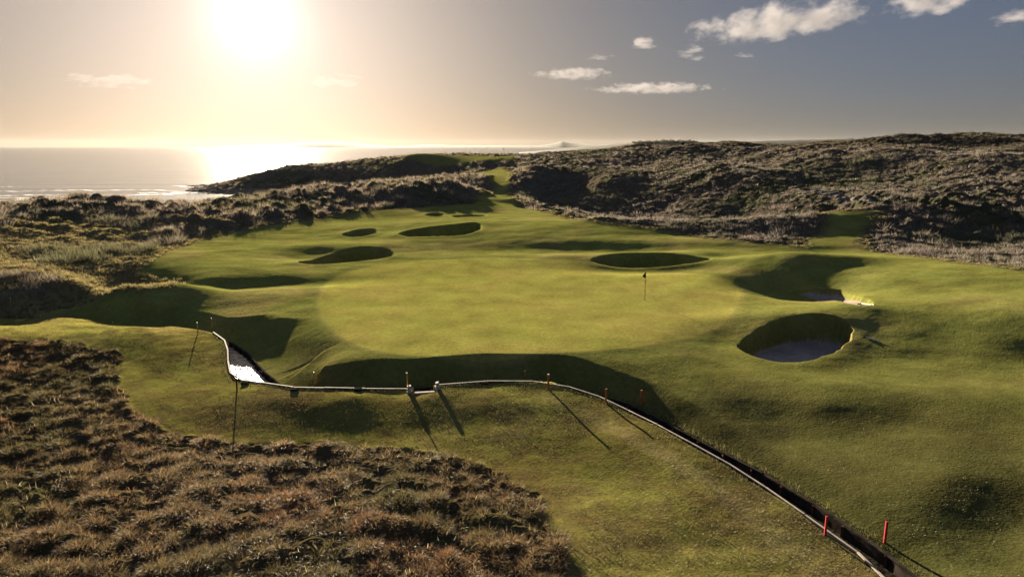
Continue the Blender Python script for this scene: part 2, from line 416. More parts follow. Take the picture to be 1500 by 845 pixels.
class MB:
    def __init__(s): s.v = []; s.f = []
    def add(s, v, f):
        n = len(s.v); s.v += [tuple(p) for p in v]; s.f += [tuple(i + n for i in q) for q in f]; return s
    def box(s, c, size, rz=0., tilt=(0, 0), jit=0.):
        hx, hy, hz = size[0] / 2, size[1] / 2, size[2] / 2; v = []
        cr, sr = math.cos(rz), math.sin(rz)
        for dz in (-hz, hz):
            for dx, dy in ((-hx, -hy), (hx, -hy), (hx, hy), (-hx, hy)):
                dx += random.uniform(-jit, jit); dy += random.uniform(-jit, jit)
                ddz = dz + random.uniform(-jit, jit)
                x = dx + tilt[0] * ddz; y = dy + tilt[1] * ddz
                v.append((c[0] + x * cr - y * sr, c[1] + x * sr + y * cr, c[2] + ddz))
        return s.add(v, [(0, 3, 2, 1), (4, 5, 6, 7), (0, 1, 5, 4), (1, 2, 6, 5), (2, 3, 7, 6), (3, 0, 4, 7)])
    def tube(s, pts, rad, n=8):
        pts = [Vector(p) for p in pts]; rings = []
        for i, p in enumerate(pts):
            t = (pts[min(i + 1, len(pts) - 1)] - pts[max(i - 1, 0)]).normalized()
            a = t.orthogonal().normalized(); b = t.cross(a); r = rad[i] if isinstance(rad, (list, tuple)) else rad
            rings.append([p + (a * math.cos(2 * math.pi * k / n) + b * math.sin(2 * math.pi * k / n)) * r for k in range(n)])
        v = [q for r_ in rings for q in r_]; f = []
        for i in range(len(pts) - 1):
            for k in range(n): f.append((i * n + k, i * n + (k + 1) % n, (i + 1) * n + (k + 1) % n, (i + 1) * n + k))
        f.append(tuple(range(n))[::-1]); f.append(tuple((len(pts) - 1) * n + k for k in range(n)))
        return s.add(v, f)
    def build(s, name, mat, parent=None, smooth=False, bevel=0.):
        o = mesh_np(name, s.v, faces=s.f, mat=mat, parent=parent, smooth=smooth)
        if bevel:
            m = o.modifiers.new('bevel', 'BEVEL'); m.width = bevel; m.segments = 2; m.limit_method = 'ANGLE'
        return o

# ------------------------------------------------------------------ materials
def newmat(name):
    m = bpy.data.materials.new(name); m.use_nodes = True; nt = m.node_tree; nt.nodes.clear()
    out = nt.nodes.new('ShaderNodeOutputMaterial'); return m, nt, out
def N(nt, t, **kw):
    n = nt.nodes.new(t)
    for k, v in kw.items():
        if k.startswith('i_'): n.inputs[k[2:].replace('_', ' ')].default_value = v
        else: setattr(n, k, v)
    return n
def L(nt, a, b): nt.links.new(a, b)

def ground_mat():
    m, nt, out = newmat('turf')
    at = N(nt, 'ShaderNodeAttribute', attribute_name='tint')
    geo = N(nt, 'ShaderNodeNewGeometry')
    n1 = N(nt, 'ShaderNodeTexNoise'); n1.inputs['Scale'].default_value = 3.2; n1.inputs['Detail'].default_value = 6; n1.inputs['Roughness'].default_value = .7
    n2 = N(nt, 'ShaderNodeTexNoise'); n2.inputs['Scale'].default_value = .45; n2.inputs['Detail'].default_value = 5
    L(nt, geo.outputs['Position'], n1.inputs['Vector']); L(nt, geo.outputs['Position'], n2.inputs['Vector'])
    r1 = N(nt, 'ShaderNodeMapRange'); r1.inputs['From Min'].default_value = .25; r1.inputs['From Max'].default_value = .75; r1.inputs['To Min'].default_value = .72; r1.inputs['To Max'].default_value = 1.28
    r2 = N(nt, 'ShaderNodeMapRange'); r2.inputs['From Min'].default_value = .3; r2.inputs['From Max'].default_value = .7; r2.inputs['To Min'].default_value = .82; r2.inputs['To Max'].default_value = 1.18
    L(nt, n1.outputs['Fac'], r1.inputs['Value']); L(nt, n2.outputs['Fac'], r2.inputs['Value'])
    mu = N(nt, 'ShaderNodeMath', operation='MULTIPLY'); L(nt, r1.outputs[0], mu.inputs[0]); L(nt, r2.outputs[0], mu.inputs[1])
    vm = N(nt, 'ShaderNodeVectorMath', operation='SCALE'); L(nt, at.outputs['Color'], vm.inputs[0]); L(nt, mu.outputs[0], vm.inputs['Scale'])
    # warm / cool hue drift
    n3 = N(nt, 'ShaderNodeTexNoise'); n3.inputs['Scale'].default_value = .22; n3.inputs['Detail'].default_value = 3; L(nt, geo.outputs['Position'], n3.inputs['Vector'])
    hs = N(nt, 'ShaderNodeHueSaturation'); rr = N(nt, 'ShaderNodeMapRange'); rr.inputs['To Min'].default_value = .47; rr.inputs['To Max'].default_value = .53
    L(nt, n3.outputs['Fac'], rr.inputs['Value']); L(nt, rr.outputs[0], hs.inputs['Hue']); L(nt, vm.outputs[0], hs.inputs['Color'])
    bs = N(nt, 'ShaderNodeBsdfPrincipled'); bs.inputs['Roughness'].default_value = 1.; bs.inputs['Specular IOR Level'].default_value = .0
    L(nt, hs.outputs[0], bs.inputs['Base Color'])
    bs.inputs['Sheen Weight'].default_value = .06; bs.inputs['Sheen Roughness'].default_value = .35
    L(nt, hs.outputs[0], bs.inputs['Sheen Tint'])
    bp = N(nt, 'ShaderNodeBump'); bp.inputs['Strength'].default_value = .5; bp.inputs['Distance'].default_value = .05
    n4 = N(nt, 'ShaderNodeTexNoise'); n4.inputs['Scale'].default_value = 9; n4.inputs['Detail'].default_value = 4; L(nt, geo.outputs['Position'], n4.inputs['Vector'])
    L(nt, n4.outputs['Fac'], bp.inputs['Height']); L(nt, bp.outputs[0], bs.inputs['Normal'])
    L(nt, bs.outputs[0], out.inputs[0]); return m

def blade_mat(name, transl=.5):
    m, nt, out = newmat(name)
    at = N(nt, 'ShaderNodeAttribute', attribute_name='tint')
    d = N(nt, 'ShaderNodeBsdfDiffuse'); t = N(nt, 'ShaderNodeBsdfTranslucent'); mx = N(nt, 'ShaderNodeMixShader'); mx.inputs[0].default_value = transl
    L(nt, at.outputs['Color'], d.inputs['Color']); L(nt, at.outputs['Color'], t.inputs['Color'])
    L(nt, d.outputs[0], mx.inputs[1]); L(nt, t.outputs[0], mx.inputs[2])
    g = N(nt, 'ShaderNodeBsdfGlossy'); g.inputs['Roughness'].default_value = .45; g.inputs['Color'].default_value = (.8, .78, .7, 1)
    m2 = N(nt, 'ShaderNodeMixShader'); m2.inputs[0].default_value = .02
    L(nt, mx.outputs[0], m2.inputs[1]); L(nt, g.outputs[0], m2.inputs[2]); L(nt, m2.outputs[0], out.inputs[0]); return m

def plain(name, col, rough=.9, metal=0., var=.25, scale=8., bump=.3, spec=.04):
    m, nt, out = newmat(name)
    tc = N(nt, 'ShaderNodeNewGeometry'); n = N(nt, 'ShaderNodeTexNoise'); n.inputs['Scale'].default_value = scale; n.inputs['Detail'].default_value = 5
    L(nt, tc.outputs['Position'], n.inputs['Vector'])
    r = N(nt, 'ShaderNodeMapRange'); r.inputs['From Min'].default_value = .3; r.inputs['From Max'].default_value = .7; r.inputs['To Min'].default_value = 1 - var; r.inputs['To Max'].default_value = 1 + var
    L(nt, n.outputs['Fac'], r.inputs['Value'])
    vm = N(nt, 'ShaderNodeVectorMath', operation='SCALE'); vm.inputs[0].default_value = col[:3]; L(nt, r.outputs[0], vm.inputs['Scale'])
    b = N(nt, 'ShaderNodeBsdfPrincipled'); b.inputs['Roughness'].default_value = rough; b.inputs['Metallic'].default_value = metal; b.inputs['Specular IOR Level'].default_value = spec
    L(nt, vm.outputs[0], b.inputs['Base Color'])
    if bump:
        bp = N(nt, 'ShaderNodeBump'); bp.inputs['Strength'].default_value = bump; bp.inputs['Distance'].default_value = .02
        L(nt, n.outputs['Fac'], bp.inputs['Height']); L(nt, bp.outputs[0], b.inputs['Normal'])
    L(nt, b.outputs[0], out.inputs[0]); return m

def sea_mat():
    m, nt, out = newmat('sea_water')
    geo = N(nt, 'ShaderNodeNewGeometry')
    b = N(nt, 'ShaderNodeBsdfPrincipled'); b.inputs['Base Color'].default_value = (.05, .065, .075, 1); b.inputs['IOR'].default_value = 1.333
    b.inputs['Roughness'].default_value = .12
    mp = N(nt, 'ShaderNodeMapping'); mp.inputs['Rotation'].default_value = (0, 0, R(-18)); mp.inputs['Scale'].default_value = (.06, .35, 1)
    L(nt, geo.outputs['Position'], mp.inputs['Vector'])
    n1 = N(nt, 'ShaderNodeTexNoise'); n1.inputs['Scale'].default_value = 1.; n1.inputs['Detail'].default_value = 5; L(nt, mp.outputs[0], n1.inputs['Vector'])
    mp2 = N(nt, 'ShaderNodeMapping'); mp2.inputs['Rotation'].default_value = (0, 0, R(-10)); mp2.inputs['Scale'].default_value = (.008, .05, 1)
    L(nt, geo.outputs['Position'], mp2.inputs['Vector'])
    n2 = N(nt, 'ShaderNodeTexNoise'); n2.inputs['Scale'].default_value = 1.; n2.inputs['Detail'].default_value = 3; L(nt, mp2.outputs[0], n2.inputs['Vector'])
    b1 = N(nt, 'ShaderNodeBump'); b1.inputs['Strength'].default_value = .35; b1.inputs['Distance'].default_value = 1.2; L(nt, n1.outputs['Fac'], b1.inputs['Height'])
    b2 = N(nt, 'ShaderNodeBump'); b2.inputs['Strength'].default_value = .3; b2.inputs['Distance'].default_value = 5.; L(nt, n2.outputs['Fac'], b2.inputs['Height']); L(nt, b1.outputs[0], b2.inputs['Normal'])
    L(nt, b2.outputs[0], b.inputs['Normal'])
    L(nt, b.outputs[0], out.inputs[0]); return m

def burn_mat():
    m, nt, out = newmat('burn_water')
    geo = N(nt, 'ShaderNodeNewGeometry')
    b = N(nt, 'ShaderNodeBsdfPrincipled'); b.inputs['Base Color'].default_value = (.02, .018, .012, 1); b.inputs['IOR'].default_value = 1.333; b.inputs['Roughness'].default_value = .12
    n1 = N(nt, 'ShaderNodeTexNoise'); n1.inputs['Scale'].default_value = 2.5; n1.inputs['Detail'].default_value = 3; L(nt, geo.outputs['Position'], n1.inputs['Vector'])
    b1 = N(nt, 'ShaderNodeBump'); b1.inputs['Strength'].default_value = .6; b1.inputs['Distance'].default_value = .16; L(nt, n1.outputs['Fac'], b1.inputs['Height'])
    L(nt, b1.outputs[0], b.inputs['Normal']); L(nt, b.outputs[0], out.inputs[0]); return m

M_G = ground_mat()
M_BL = blade_mat('grass_blades', .5)
M_MAR = blade_mat('marram_blades', .5)
M_SEA = sea_mat(); M_BURN = burn_mat()
M_CAP = plain('weathered_rail', (.30, .26, .22), .8, var=.3, scale=3)
M_WALL = plain('dark_sleeper', (.032, .026, .022), .95, var=.5, scale=2.5, bump=.8, spec=0)
M_RUST = plain('rusty_timber', (.10, .055, .03), .9, var=.4, spec=0)
M_STONE = plain('pale_stone', (.36, .31, .27), .85, var=.4, scale=9, bump=.8)
M_YEL = plain('yellow_paint', (.50, .30, .07), .8, var=.1)
M_ORG = plain('orange_paint', (.36, .13, .04), .8, var=.15)
M_RED = plain('red_paint', (.30, .03, .03), .8, var=.15)
M_TIP = plain('pale_paint', (.75, .62, .35), .5, var=.1)
M_BLK = plain('backlit_black', (.02, .02, .018), .95, var=.2, spec=0)
M_FLAG = plain('flag_cloth', (.03, .035, .03), .8, var=.2)
M_WHT = plain('white_paint', (.75, .74, .7), .5, var=.1)
M_ROCK = plain('rock', (.10, .085, .07), .9, var=.5, scale=.6, bump=1.)
M_ISL = plain('island_heath', (.09, .08, .06), .95, var=.3, scale=.01, bump=0)
M_FOAM = plain('foam', (.75, .74, .72), .8, var=.1)
M_PATH = plain('sandy_path', (.33, .28, .22), .95, var=.2)

# ------------------------------------------------------------------ terrain sheet
import time; _t0 = time.time()
A = np.linspace(-1.12, 1.12, 1680)
_r = []
y = 9.0
while y < 760:
    _r.append(y); y *= 1.0021 if y < 60 else (1.0026 if y < 130 else 1.0042)
YY = np.array(_r)
gx = (A[None, :] * YY[:, None]); gy = np.repeat(YY[:, None], len(A), 1)
Z, MK = surf(gx, gy, tz=tps_grid(A, np.log(YY)))
print('terrain', gx.shape, time.time() - _t0)

def mix(a, b, t): return a * (1 - t[..., None]) + np.asarray(b, np.float32) * t[..., None]
def ground_color(x, y, z, mk):
    c = np.zeros(x.shape + (3,), np.float32) + np.array([.134, .136, .034], np.float32)
    f1 = fbm(x * .12, y * .12, 4); f2 = fbm(x * .9, y * .9, 3); f3 = fbm(x * .03 + 5, y * .03, 3)
    # drier streaks over the mown ground
    c = mix(c, (.18, .145, .055), sstep(-.1, .9, f1) * .6)
    nr = 1 - sstep(24, 50, y); nr = nr * (1 - .35 * ((mk['bd'] < 0) & (y < 60))); c = mix(c, (.040, .038, .014), nr * .88)  # nearer ground darkened in its colour, standing in for vignette
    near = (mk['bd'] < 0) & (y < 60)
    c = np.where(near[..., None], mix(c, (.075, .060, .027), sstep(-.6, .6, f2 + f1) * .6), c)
    # worn pale strip on the bank beside the burn
    st = np.sin((mk['roughd'] * .5 + .5 * np.maximum(mk['bd'], -11) * 1. + .25 * f2) * 5.2)
    c = np.where(near[..., None], c * (1.1 + .18 * st[..., None]) * np.array([1.18, 1.08, 1.], np.float32), c)
    e = np.exp(-((mk['bd'] + 1.7 + .25 * f2) / .45) ** 2) * sstep(96, 102, mk['bs']) * (1 - sstep(114, 121, mk['bs'])) * near
    c = mix(c, (.17, .14, .06), np.clip(e * .6, 0, 1))
    g = sstep(-.05, .05, mk['green'])
    gc = mix(np.zeros(x.shape + (3,), np.float32) + np.array([.182, .174, .040], np.float32), (.215, .185, .052), sstep(-.4, .8, f1 + .5 * f3) * .6)
    c = c * (1 - g[..., None]) + gc * g[..., None]
    ring = np.exp(-((mk['green'] + .1) / .16) ** 2)
    c = mix(c, (.24, .21, .07), ring * .3)
    c = mix(c, (.10, .105, .028), np.exp(-((mk['green'] + .9) / .6) ** 2) * .45)
    rc = mix(np.zeros(x.shape + (3,), np.float32) + np.array([.062, .046, .023], np.float32), (.045, .042, .017), sstep(0., .8, f1))
    c = c * (1 - mk['rough'][..., None]) + rc * mk['rough'][..., None]
    dc = mix(np.zeros(x.shape + (3,), np.float32) + np.array([.085, .070, .048], np.float32), (.05, .052, .026), sstep(.0, .6, f3 + .6 * f1))
    dc = dc * (1 - .25 * sstep(0, 20, x)[..., None]); dc = mix(dc, (.034, .028, .018), sstep(10.5, 13., z + 1.2 * f1) * sstep(5, 30, x) * .8)  # high right dune crest darkened: shading put into the ground colour
    sh = (1 - sstep(14, 30, mk['duned'])) * (1 - sstep(80, 100, y)) * (x < 0) * sstep(-.5, 0., f1)
    dc = mix(dc, (.14, .112, .05), sh)
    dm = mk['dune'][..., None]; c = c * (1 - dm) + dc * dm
    pl = sstep(-1, 1, mk['plateau']); c = mix(c, (.12, .12, .035), pl)
    pd = np.full(x.shape, 1e3, np.float32)
    for i in range(len(DPATH) - 1):
        ax, ay = DPATH[i]; ex, ey = DPATH[i + 1] - DPATH[i]; t = np.clip(((x - ax) * ex + (y - ay) * ey) / (ex * ex + ey * ey), 0, 1)
        pd = np.minimum(pd, np.hypot(x - ax - t * ex, y - ay - t * ey))
    c = mix(c, (.11, .095, .08), 1 - sstep(.5, 1.2, pd + .3 * f2))
    # beach sand and wet rock near sea level
    bch = (1 - sstep(SEA + .6, SEA + 2.2, z + .5 * f1)) * sstep(120, 150, y)
    c = mix(c, (.16, .13, .10), bch)
    s = mk['sand']; c = mix(c, (.23, .185, .155), s)
    bed = ((mk['bd'] > 0) & (mk['bd'] < mk['bw'])).astype(np.float32); c = mix(c, (.03, .025, .02), bed)
    mk['pathd'] = pd
    return c
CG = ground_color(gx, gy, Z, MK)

ny, nx = gx.shape
idx = np.arange(ny * nx).reshape(ny, nx)
quads = np.stack([idx[:-1, :-1], idx[:-1, 1:], idx[1:, 1:], idx[1:, :-1]], -1).reshape(-1, 4)
VV = np.stack([gx, gy, Z], -1).reshape(-1, 3).astype(np.float32)
CC = CG.reshape(-1, 3)
# global normals so that the separate pieces shade as one surface
du = np.zeros((ny, nx, 3), np.float32); dv = np.zeros_like(du); V3 = VV.reshape(ny, nx, 3)
du[:, 1:-1] = V3[:, 2:] - V3[:, :-2]; du[:, 0] = du[:, 1]; du[:, -1] = du[:, -2]
dv[1:-1] = V3[2:] - V3[:-2]; dv[0] = dv[1]; dv[-1] = dv[-2]
NN = np.cross(du, dv); NN /= np.linalg.norm(NN, axis=-1, keepdims=True) + 1e-12; NN = NN.reshape(-1, 3)

fc = lambda arr: arr[:-1, :-1].ravel()
lab = np.zeros(len(quads), np.int16)                       # 0 mown ground
lab[fc(MK['dune']) > .5] = 2
lab[fc(MK['rough']) > .5] = 3
lab[fc(MK['green']) > 0] = 1
lab[(fc(MK['plateau']) > 0)] = 0
for i in range(len(BK)): lab[fc(MK['bid']) == i] = 10 + i
def piece(name, sel):
    q = quads[sel]; used = np.unique(q); mp = np.zeros(len(VV), np.int32); mp[used] = np.arange(len(used))
    o = mesh_np(name, VV[used], quads=mp[q], mat=M_G, col=CC[used])
    o.data.normals_split_custom_set_from_vertices(NN[used].astype(float))
    return o
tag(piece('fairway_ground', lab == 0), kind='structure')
tag(piece('putting_green', lab == 1), kind='structure')
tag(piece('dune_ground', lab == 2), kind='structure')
tag(piece('rough_ground', lab == 3), kind='structure')
for i, b in enumerate(BK):
    tag(piece('bunker', lab == 10 + i), b['label'], 'bunker', 'bunkers around the green')
print('mesh', time.time() - _t0)
# ------------------------------------------------------------------ ground lookup
_lnY = np.log(YY)
def gi(x, y):
    a = x / y; i = np.clip((a - A[0]) / (A[1] - A[0]), 0, nx - 1.001); j = np.interp(np.log(y), _lnY, np.arange(ny)); j = np.clip(j, 0, ny - 1.001)
    return i, j
def gz(x, y, arr=None):
    arr = Z if arr is None else arr
    x = np.asarray(x, float); y = np.asarray(y, float)
    i, j = gi(x, y); i0 = i.astype(int); j0 = j.astype(int); fi = i - i0; fj = j - j0
    return (arr[j0, i0] * (1 - fi) + arr[j0, i0 + 1] * fi) * (1 - fj) + (arr[j0 + 1, i0] * (1 - fi) + arr[j0 + 1, i0 + 1] * fi) * fj
def G(u, v):
    p = march([u], [v], gz, 3000)[0]; return float(p[0]), float(p[1]), float(gz(p[0], p[1]))

# ------------------------------------------------------------------ grass
def sample(n, y0, y1, a0=-.98, a1=.98):
    a = rng.uniform(a0, a1, n); y = np.exp(rng.uniform(math.log(y0), math.log(y1), n)); return a * y, y
def blades(name, x, y, z, Lh, wd, az, lean, col, mat, two=False, kind='stuff'):
    n = len(x); b = np.stack([x, y, z], -1)
    wa = rng.uniform(0, np.pi, n); wv = np.stack([np.cos(wa), np.sin(wa), np.zeros(n)], -1) * (wd / 2)[:, None]
    up = np.stack([np.cos(az) * np.sin(lean), np.sin(az) * np.sin(lean), np.cos(lean)], -1)
    c = np.asarray(col, np.float32)
    if not two:
        V = np.stack([b - wv, b + wv, b + up * Lh[:, None]], 1).reshape(-1, 3)
        T = np.arange(n * 3).reshape(n, 3); C = np.repeat(c, 3, 0); q = None
    else:
        l2 = np.minimum(lean * 1.9 + .2, 1.9)
        up2 = np.stack([np.cos(az) * np.sin(l2), np.sin(az) * np.sin(l2), np.cos(l2)], -1)
        m = b + up * (Lh * .55)[:, None]; t = m + up2 * (Lh * .45)[:, None]
        V = np.stack([b - wv, b + wv, m + wv * .75, m - wv * .75, t], 1).reshape(-1, 3)
        k = np.arange(n)[:, None] * 5; q = k + np.array([[0, 1, 2, 3]]); T = k + np.array([[3, 2, 4]]); C = np.repeat(c, 5, 0)
    return tag(mesh_np(name, V, quads=q, tris=T, mat=mat, smooth=False, col=C), kind=kind)
def jitc(base, n, v=.25, h=.08):
    c = np.asarray(base, np.float32)
    if c.ndim == 1: c = np.repeat(c[None], n, 0)
    return np.clip(c * rng.uniform(1 - v, 1 + v, (n, 1)) * rng.uniform(1 - h, 1 + h, (n, 3)), .003, .9).astype(np.float32)
def tufts(tx, ty, tz, rad, hgt, k, col, wd, spread=.9, up=.15):
    """k blades fanning out of every tuft centre"""
    n = len(tx); r = np.sqrt(rng.uniform(0, 1, (n, k))) * rad[:, None] * .55; th = rng.uniform(0, 2 * np.pi, (n, k))
    x = tx[:, None] + r * np.cos(th); y = ty[:, None] + r * np.sin(th)
    lean = up + spread * (r / (rad[:, None] * .55)) * rng.uniform(.6, 1.1, (n, k))
    az = th + rng.normal(0, .5, (n, k)); Lh = hgt[:, None] * rng.uniform(.6, 1.15, (n, k))
    z = np.repeat((tz - .03)[:, None], k, 1); c = np.repeat(col[:, None], k, 1).reshape(-1, 3) * rng.uniform(.7, 1.3, (n * k, 1))
    return x.ravel(), y.ravel(), z.ravel(), Lh.ravel(), (wd[:, None] * rng.uniform(.7, 1.3, (n, k))).ravel(), az.ravel(), lean.ravel(), c

MRo, MDu, MGr, MSa, MPl, MBd, MBw, MPd = MK['rough'], MK['dune'], MK['green'], (MK['bid'] >= 0).astype(np.float32), MK['plateau'], MK['bd'], MK['bw'], MK['pathd']
# --- foreground rough: tussocks of fescue
x, y = sample(60000, 15, 58, -1.0, .2)
m = gz(x, y, MRo) > .55; x, y = x[m], y[m]
dens = sstep(-.35, .5, fbm(x * .8, y * .8, 3)); m = rng.uniform(0, 1, len(x)) < .08 + .55 * dens; x, y = x[m], y[m]
n = len(x); pt = sstep(-.3, .5, fbm(x * .1 + 9, y * .1, 3)); pr = sstep(.1, .6, fbm(x * .16 - 4, y * .16, 2))
col = np.array([.145, .098, .050]) * (1 - pt[:, None]) + np.array([.090, .074, .031]) * pt[:, None]
col = col * (1 - .6 * pr[:, None]) + np.array([.170, .088, .046]) * .6 * pr[:, None]
sz = rng.uniform(.6, 1.3, n) * (1 + .35 * dens[m])
args = tufts(x, y, gz(x, y), .30 * sz, .26 * sz, 34, jitc(col, n, .3), .009 + .00025 * y, 1.15, .15)
blades('fescue_tussocks', *args, M_BL, two=True)
print('tussocks', n, time.time() - _t0)
# --- pale seed heads catching the sun
x, y = sample(16000, 16, 58, -1.0, .2); m = (gz(x, y, MRo) > .5) & (rng.uniform(0, 1, len(x)) < .03 + .4 * sstep(.2, .6, fbm(x * .2 + 2, y * .2, 2))); x, y = x[m], y[m]; n = len(x)
blades('pale_straw', x, y, gz(x, y), rng.uniform(.14, .30, n), np.full(n, .016), rng.uniform(0, 6.28, n), rng.uniform(.1, .9, n), jitc((.5, .42, .30), n, .3), M_BL)
# --- mown near ground
x, y = sample(420000, 14, 62)
ok = (gz(x, y, MRo) < .4) & (gz(x, y, MGr) < -.3) & (gz(x, y, MSa) < .01) & (gz(x, y, MDu) < .3)
bd = gz(x, y, MBd); bw = gz(x, y, MBw); ok &= (bd < -.2) | (bd > bw + .15)
pn = fbm(x * .8, y * 1.6, 3) + .35 * np.sin((gz(x, y, MK['roughd']) * .5 + .5 * np.maximum(bd, -11)) * 5.2) * (bd < 0); ok &= rng.uniform(0, 1, len(x)) < .25 + .75 * sstep(-.3, .4, pn)
far_side = bd > 0
ok &= ~(far_side & (rng.uniform(0, 1, len(x)) < .4 + .5 * sstep(5, 9, bd)))
x, y, pn, far_side = x[ok], y[ok], pn[ok], far_side[ok]; n = len(x)
dry = sstep(-.5, .6, fbm(x * .35, y * .35, 3))[:, None]
col = (np.array([.050, .052, .017]) * (1 - dry) + np.array([.095, .073, .033]) * dry) * (1 + .25 * ~far_side)[:, None]
blades('mown_grass', x, y, gz(x, y) - .01, rng.uniform(.04, .12, n) * (1 - .35 * far_side), .008 + .0004 * y, rng.uniform(-1.2, .6, n), rng.uniform(.2, 1.1, n), jitc(col, n, .3), M_BL)
print('mown', n, time.time() - _t0)
# --- marram on the dunes
x, y = sample(115000, 52, 300)
d = gz(x, y, MDu); m = (d > .35) & (gz(x, y, MPd) > 1.2) & (gz(x, y) > SEA + 1.2); x, y = x[m], y[m]
patch = fbm(x * .06 + 3, y * .06, 3); near = 1 - sstep(70, 110, y); edge = gz(x, y, MK['duned'])
short = ((x < 0) & (y < 95) & (patch > -.35) & (edge < 26)) | (edge < 2.5)         # short cropped rough between the marram
keep = rng.uniform(0, 1, len(x)) < np.where(short, .8, .22 + .6 * sstep(-.3, .5, fbm(x * .3, y * .3, 2)))
x, y, patch, short = x[keep], y[keep], patch[keep], short[keep]; n = len(x)
gr = sstep(-.1, .6, fbm(x * .035, y * .035 + 7, 3))[:, None]
col = np.array([.170, .138, .104]) * (1 - gr) + np.array([.100, .094, .052]) * gr
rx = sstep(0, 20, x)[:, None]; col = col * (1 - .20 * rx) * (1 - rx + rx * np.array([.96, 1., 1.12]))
zz_ = gz(x, y); dk = (sstep(10.5, 13., zz_ + 1.2 * fbm(x * .12, y * .12, 4)) * sstep(5, 30, x) * .8)[:, None]; col = col * (1 - dk) + np.array([.042, .036, .022]) * dk  # crest blades get the same shading painted into their colour
col = np.where(short[:, None], np.array([.155, .125, .055]), col)
big = sstep(.0, .7, fbm(x * .22, y * .22 + 4, 2))
sz = np.where(short, .42, .9 + 1.0 * big) * rng.uniform(.7, 1.3, n) * (1 - .22 * rx[:, 0])
args = tufts(x, y, gz(x, y), .62 * sz, np.where(x > 5, .50, .68) * sz, 14, jitc(col, n, .3), .018 + .00042 * y, .85, .1)
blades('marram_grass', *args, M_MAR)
print('marram', n, time.time() - _t0)

# ------------------------------------------------------------------ burn water
def offset_line(dlt, s0, s1, step=.6):
    """points at signed distance dlt (number or function of width) from the burn line"""
    pts = []; acc = 0.
    for i in range(len(BURN) - 1):
        a, b = BURN[i], BURN[i + 1]; Ls = math.hypot(*(b - a)); n = max(1, int(Ls / step))
        for k in range(n + (1 if i == len(BURN) - 2 else 0)):
            t = k / n; s = acc + t * Ls
            if s < s0 or s > s1: continue
            def nrm(i_):
                i_ = min(max(i_, 0), len(BURN) - 2); e = BURN[i_ + 1] - BURN[i_]; e = e / np.hypot(*e); return np.array([-e[1], e[0]])
            nn = nrm(i)
            if t < .5 and i > 0: q = nrm(i) * (.5 + t) + nrm(i - 1) * (.5 - t); nn = q / np.hypot(*q)
            elif t >= .5 and i < len(BURN) - 2: q = nrm(i) * (1.5 - t) + nrm(i + 1) * (t - .5); nn = q / np.hypot(*q)
            w = BW[i] * (1 - t) + BW[i + 1] * t
            d = dlt(w) if callable(dlt) else dlt
            p = a * (1 - t) + b * t; pts.append((p[0] + nn[0] * d, p[1] + nn[1] * d, s))
        acc += Ls
    return pts
STOT = float(sum(math.hypot(*(BURN[i + 1] - BURN[i])) for i in range(len(BURN) - 1)))
a_ = offset_line(-.75, 0, 1e9, 1.); b_ = offset_line(lambda w: w + .06, 0, 1e9, 1.)
wv = [(p[0], p[1], WATER) for p in a_] + [(p[0], p[1], WATER) for p in b_]; nn_ = len(a_)
tag(mesh_np('burn_water', wv, faces=[(i, i + 1, nn_ + i + 1, nn_ + i) for i in range(nn_ - 1)], mat=M_BURN, smooth=False), kind='structure')

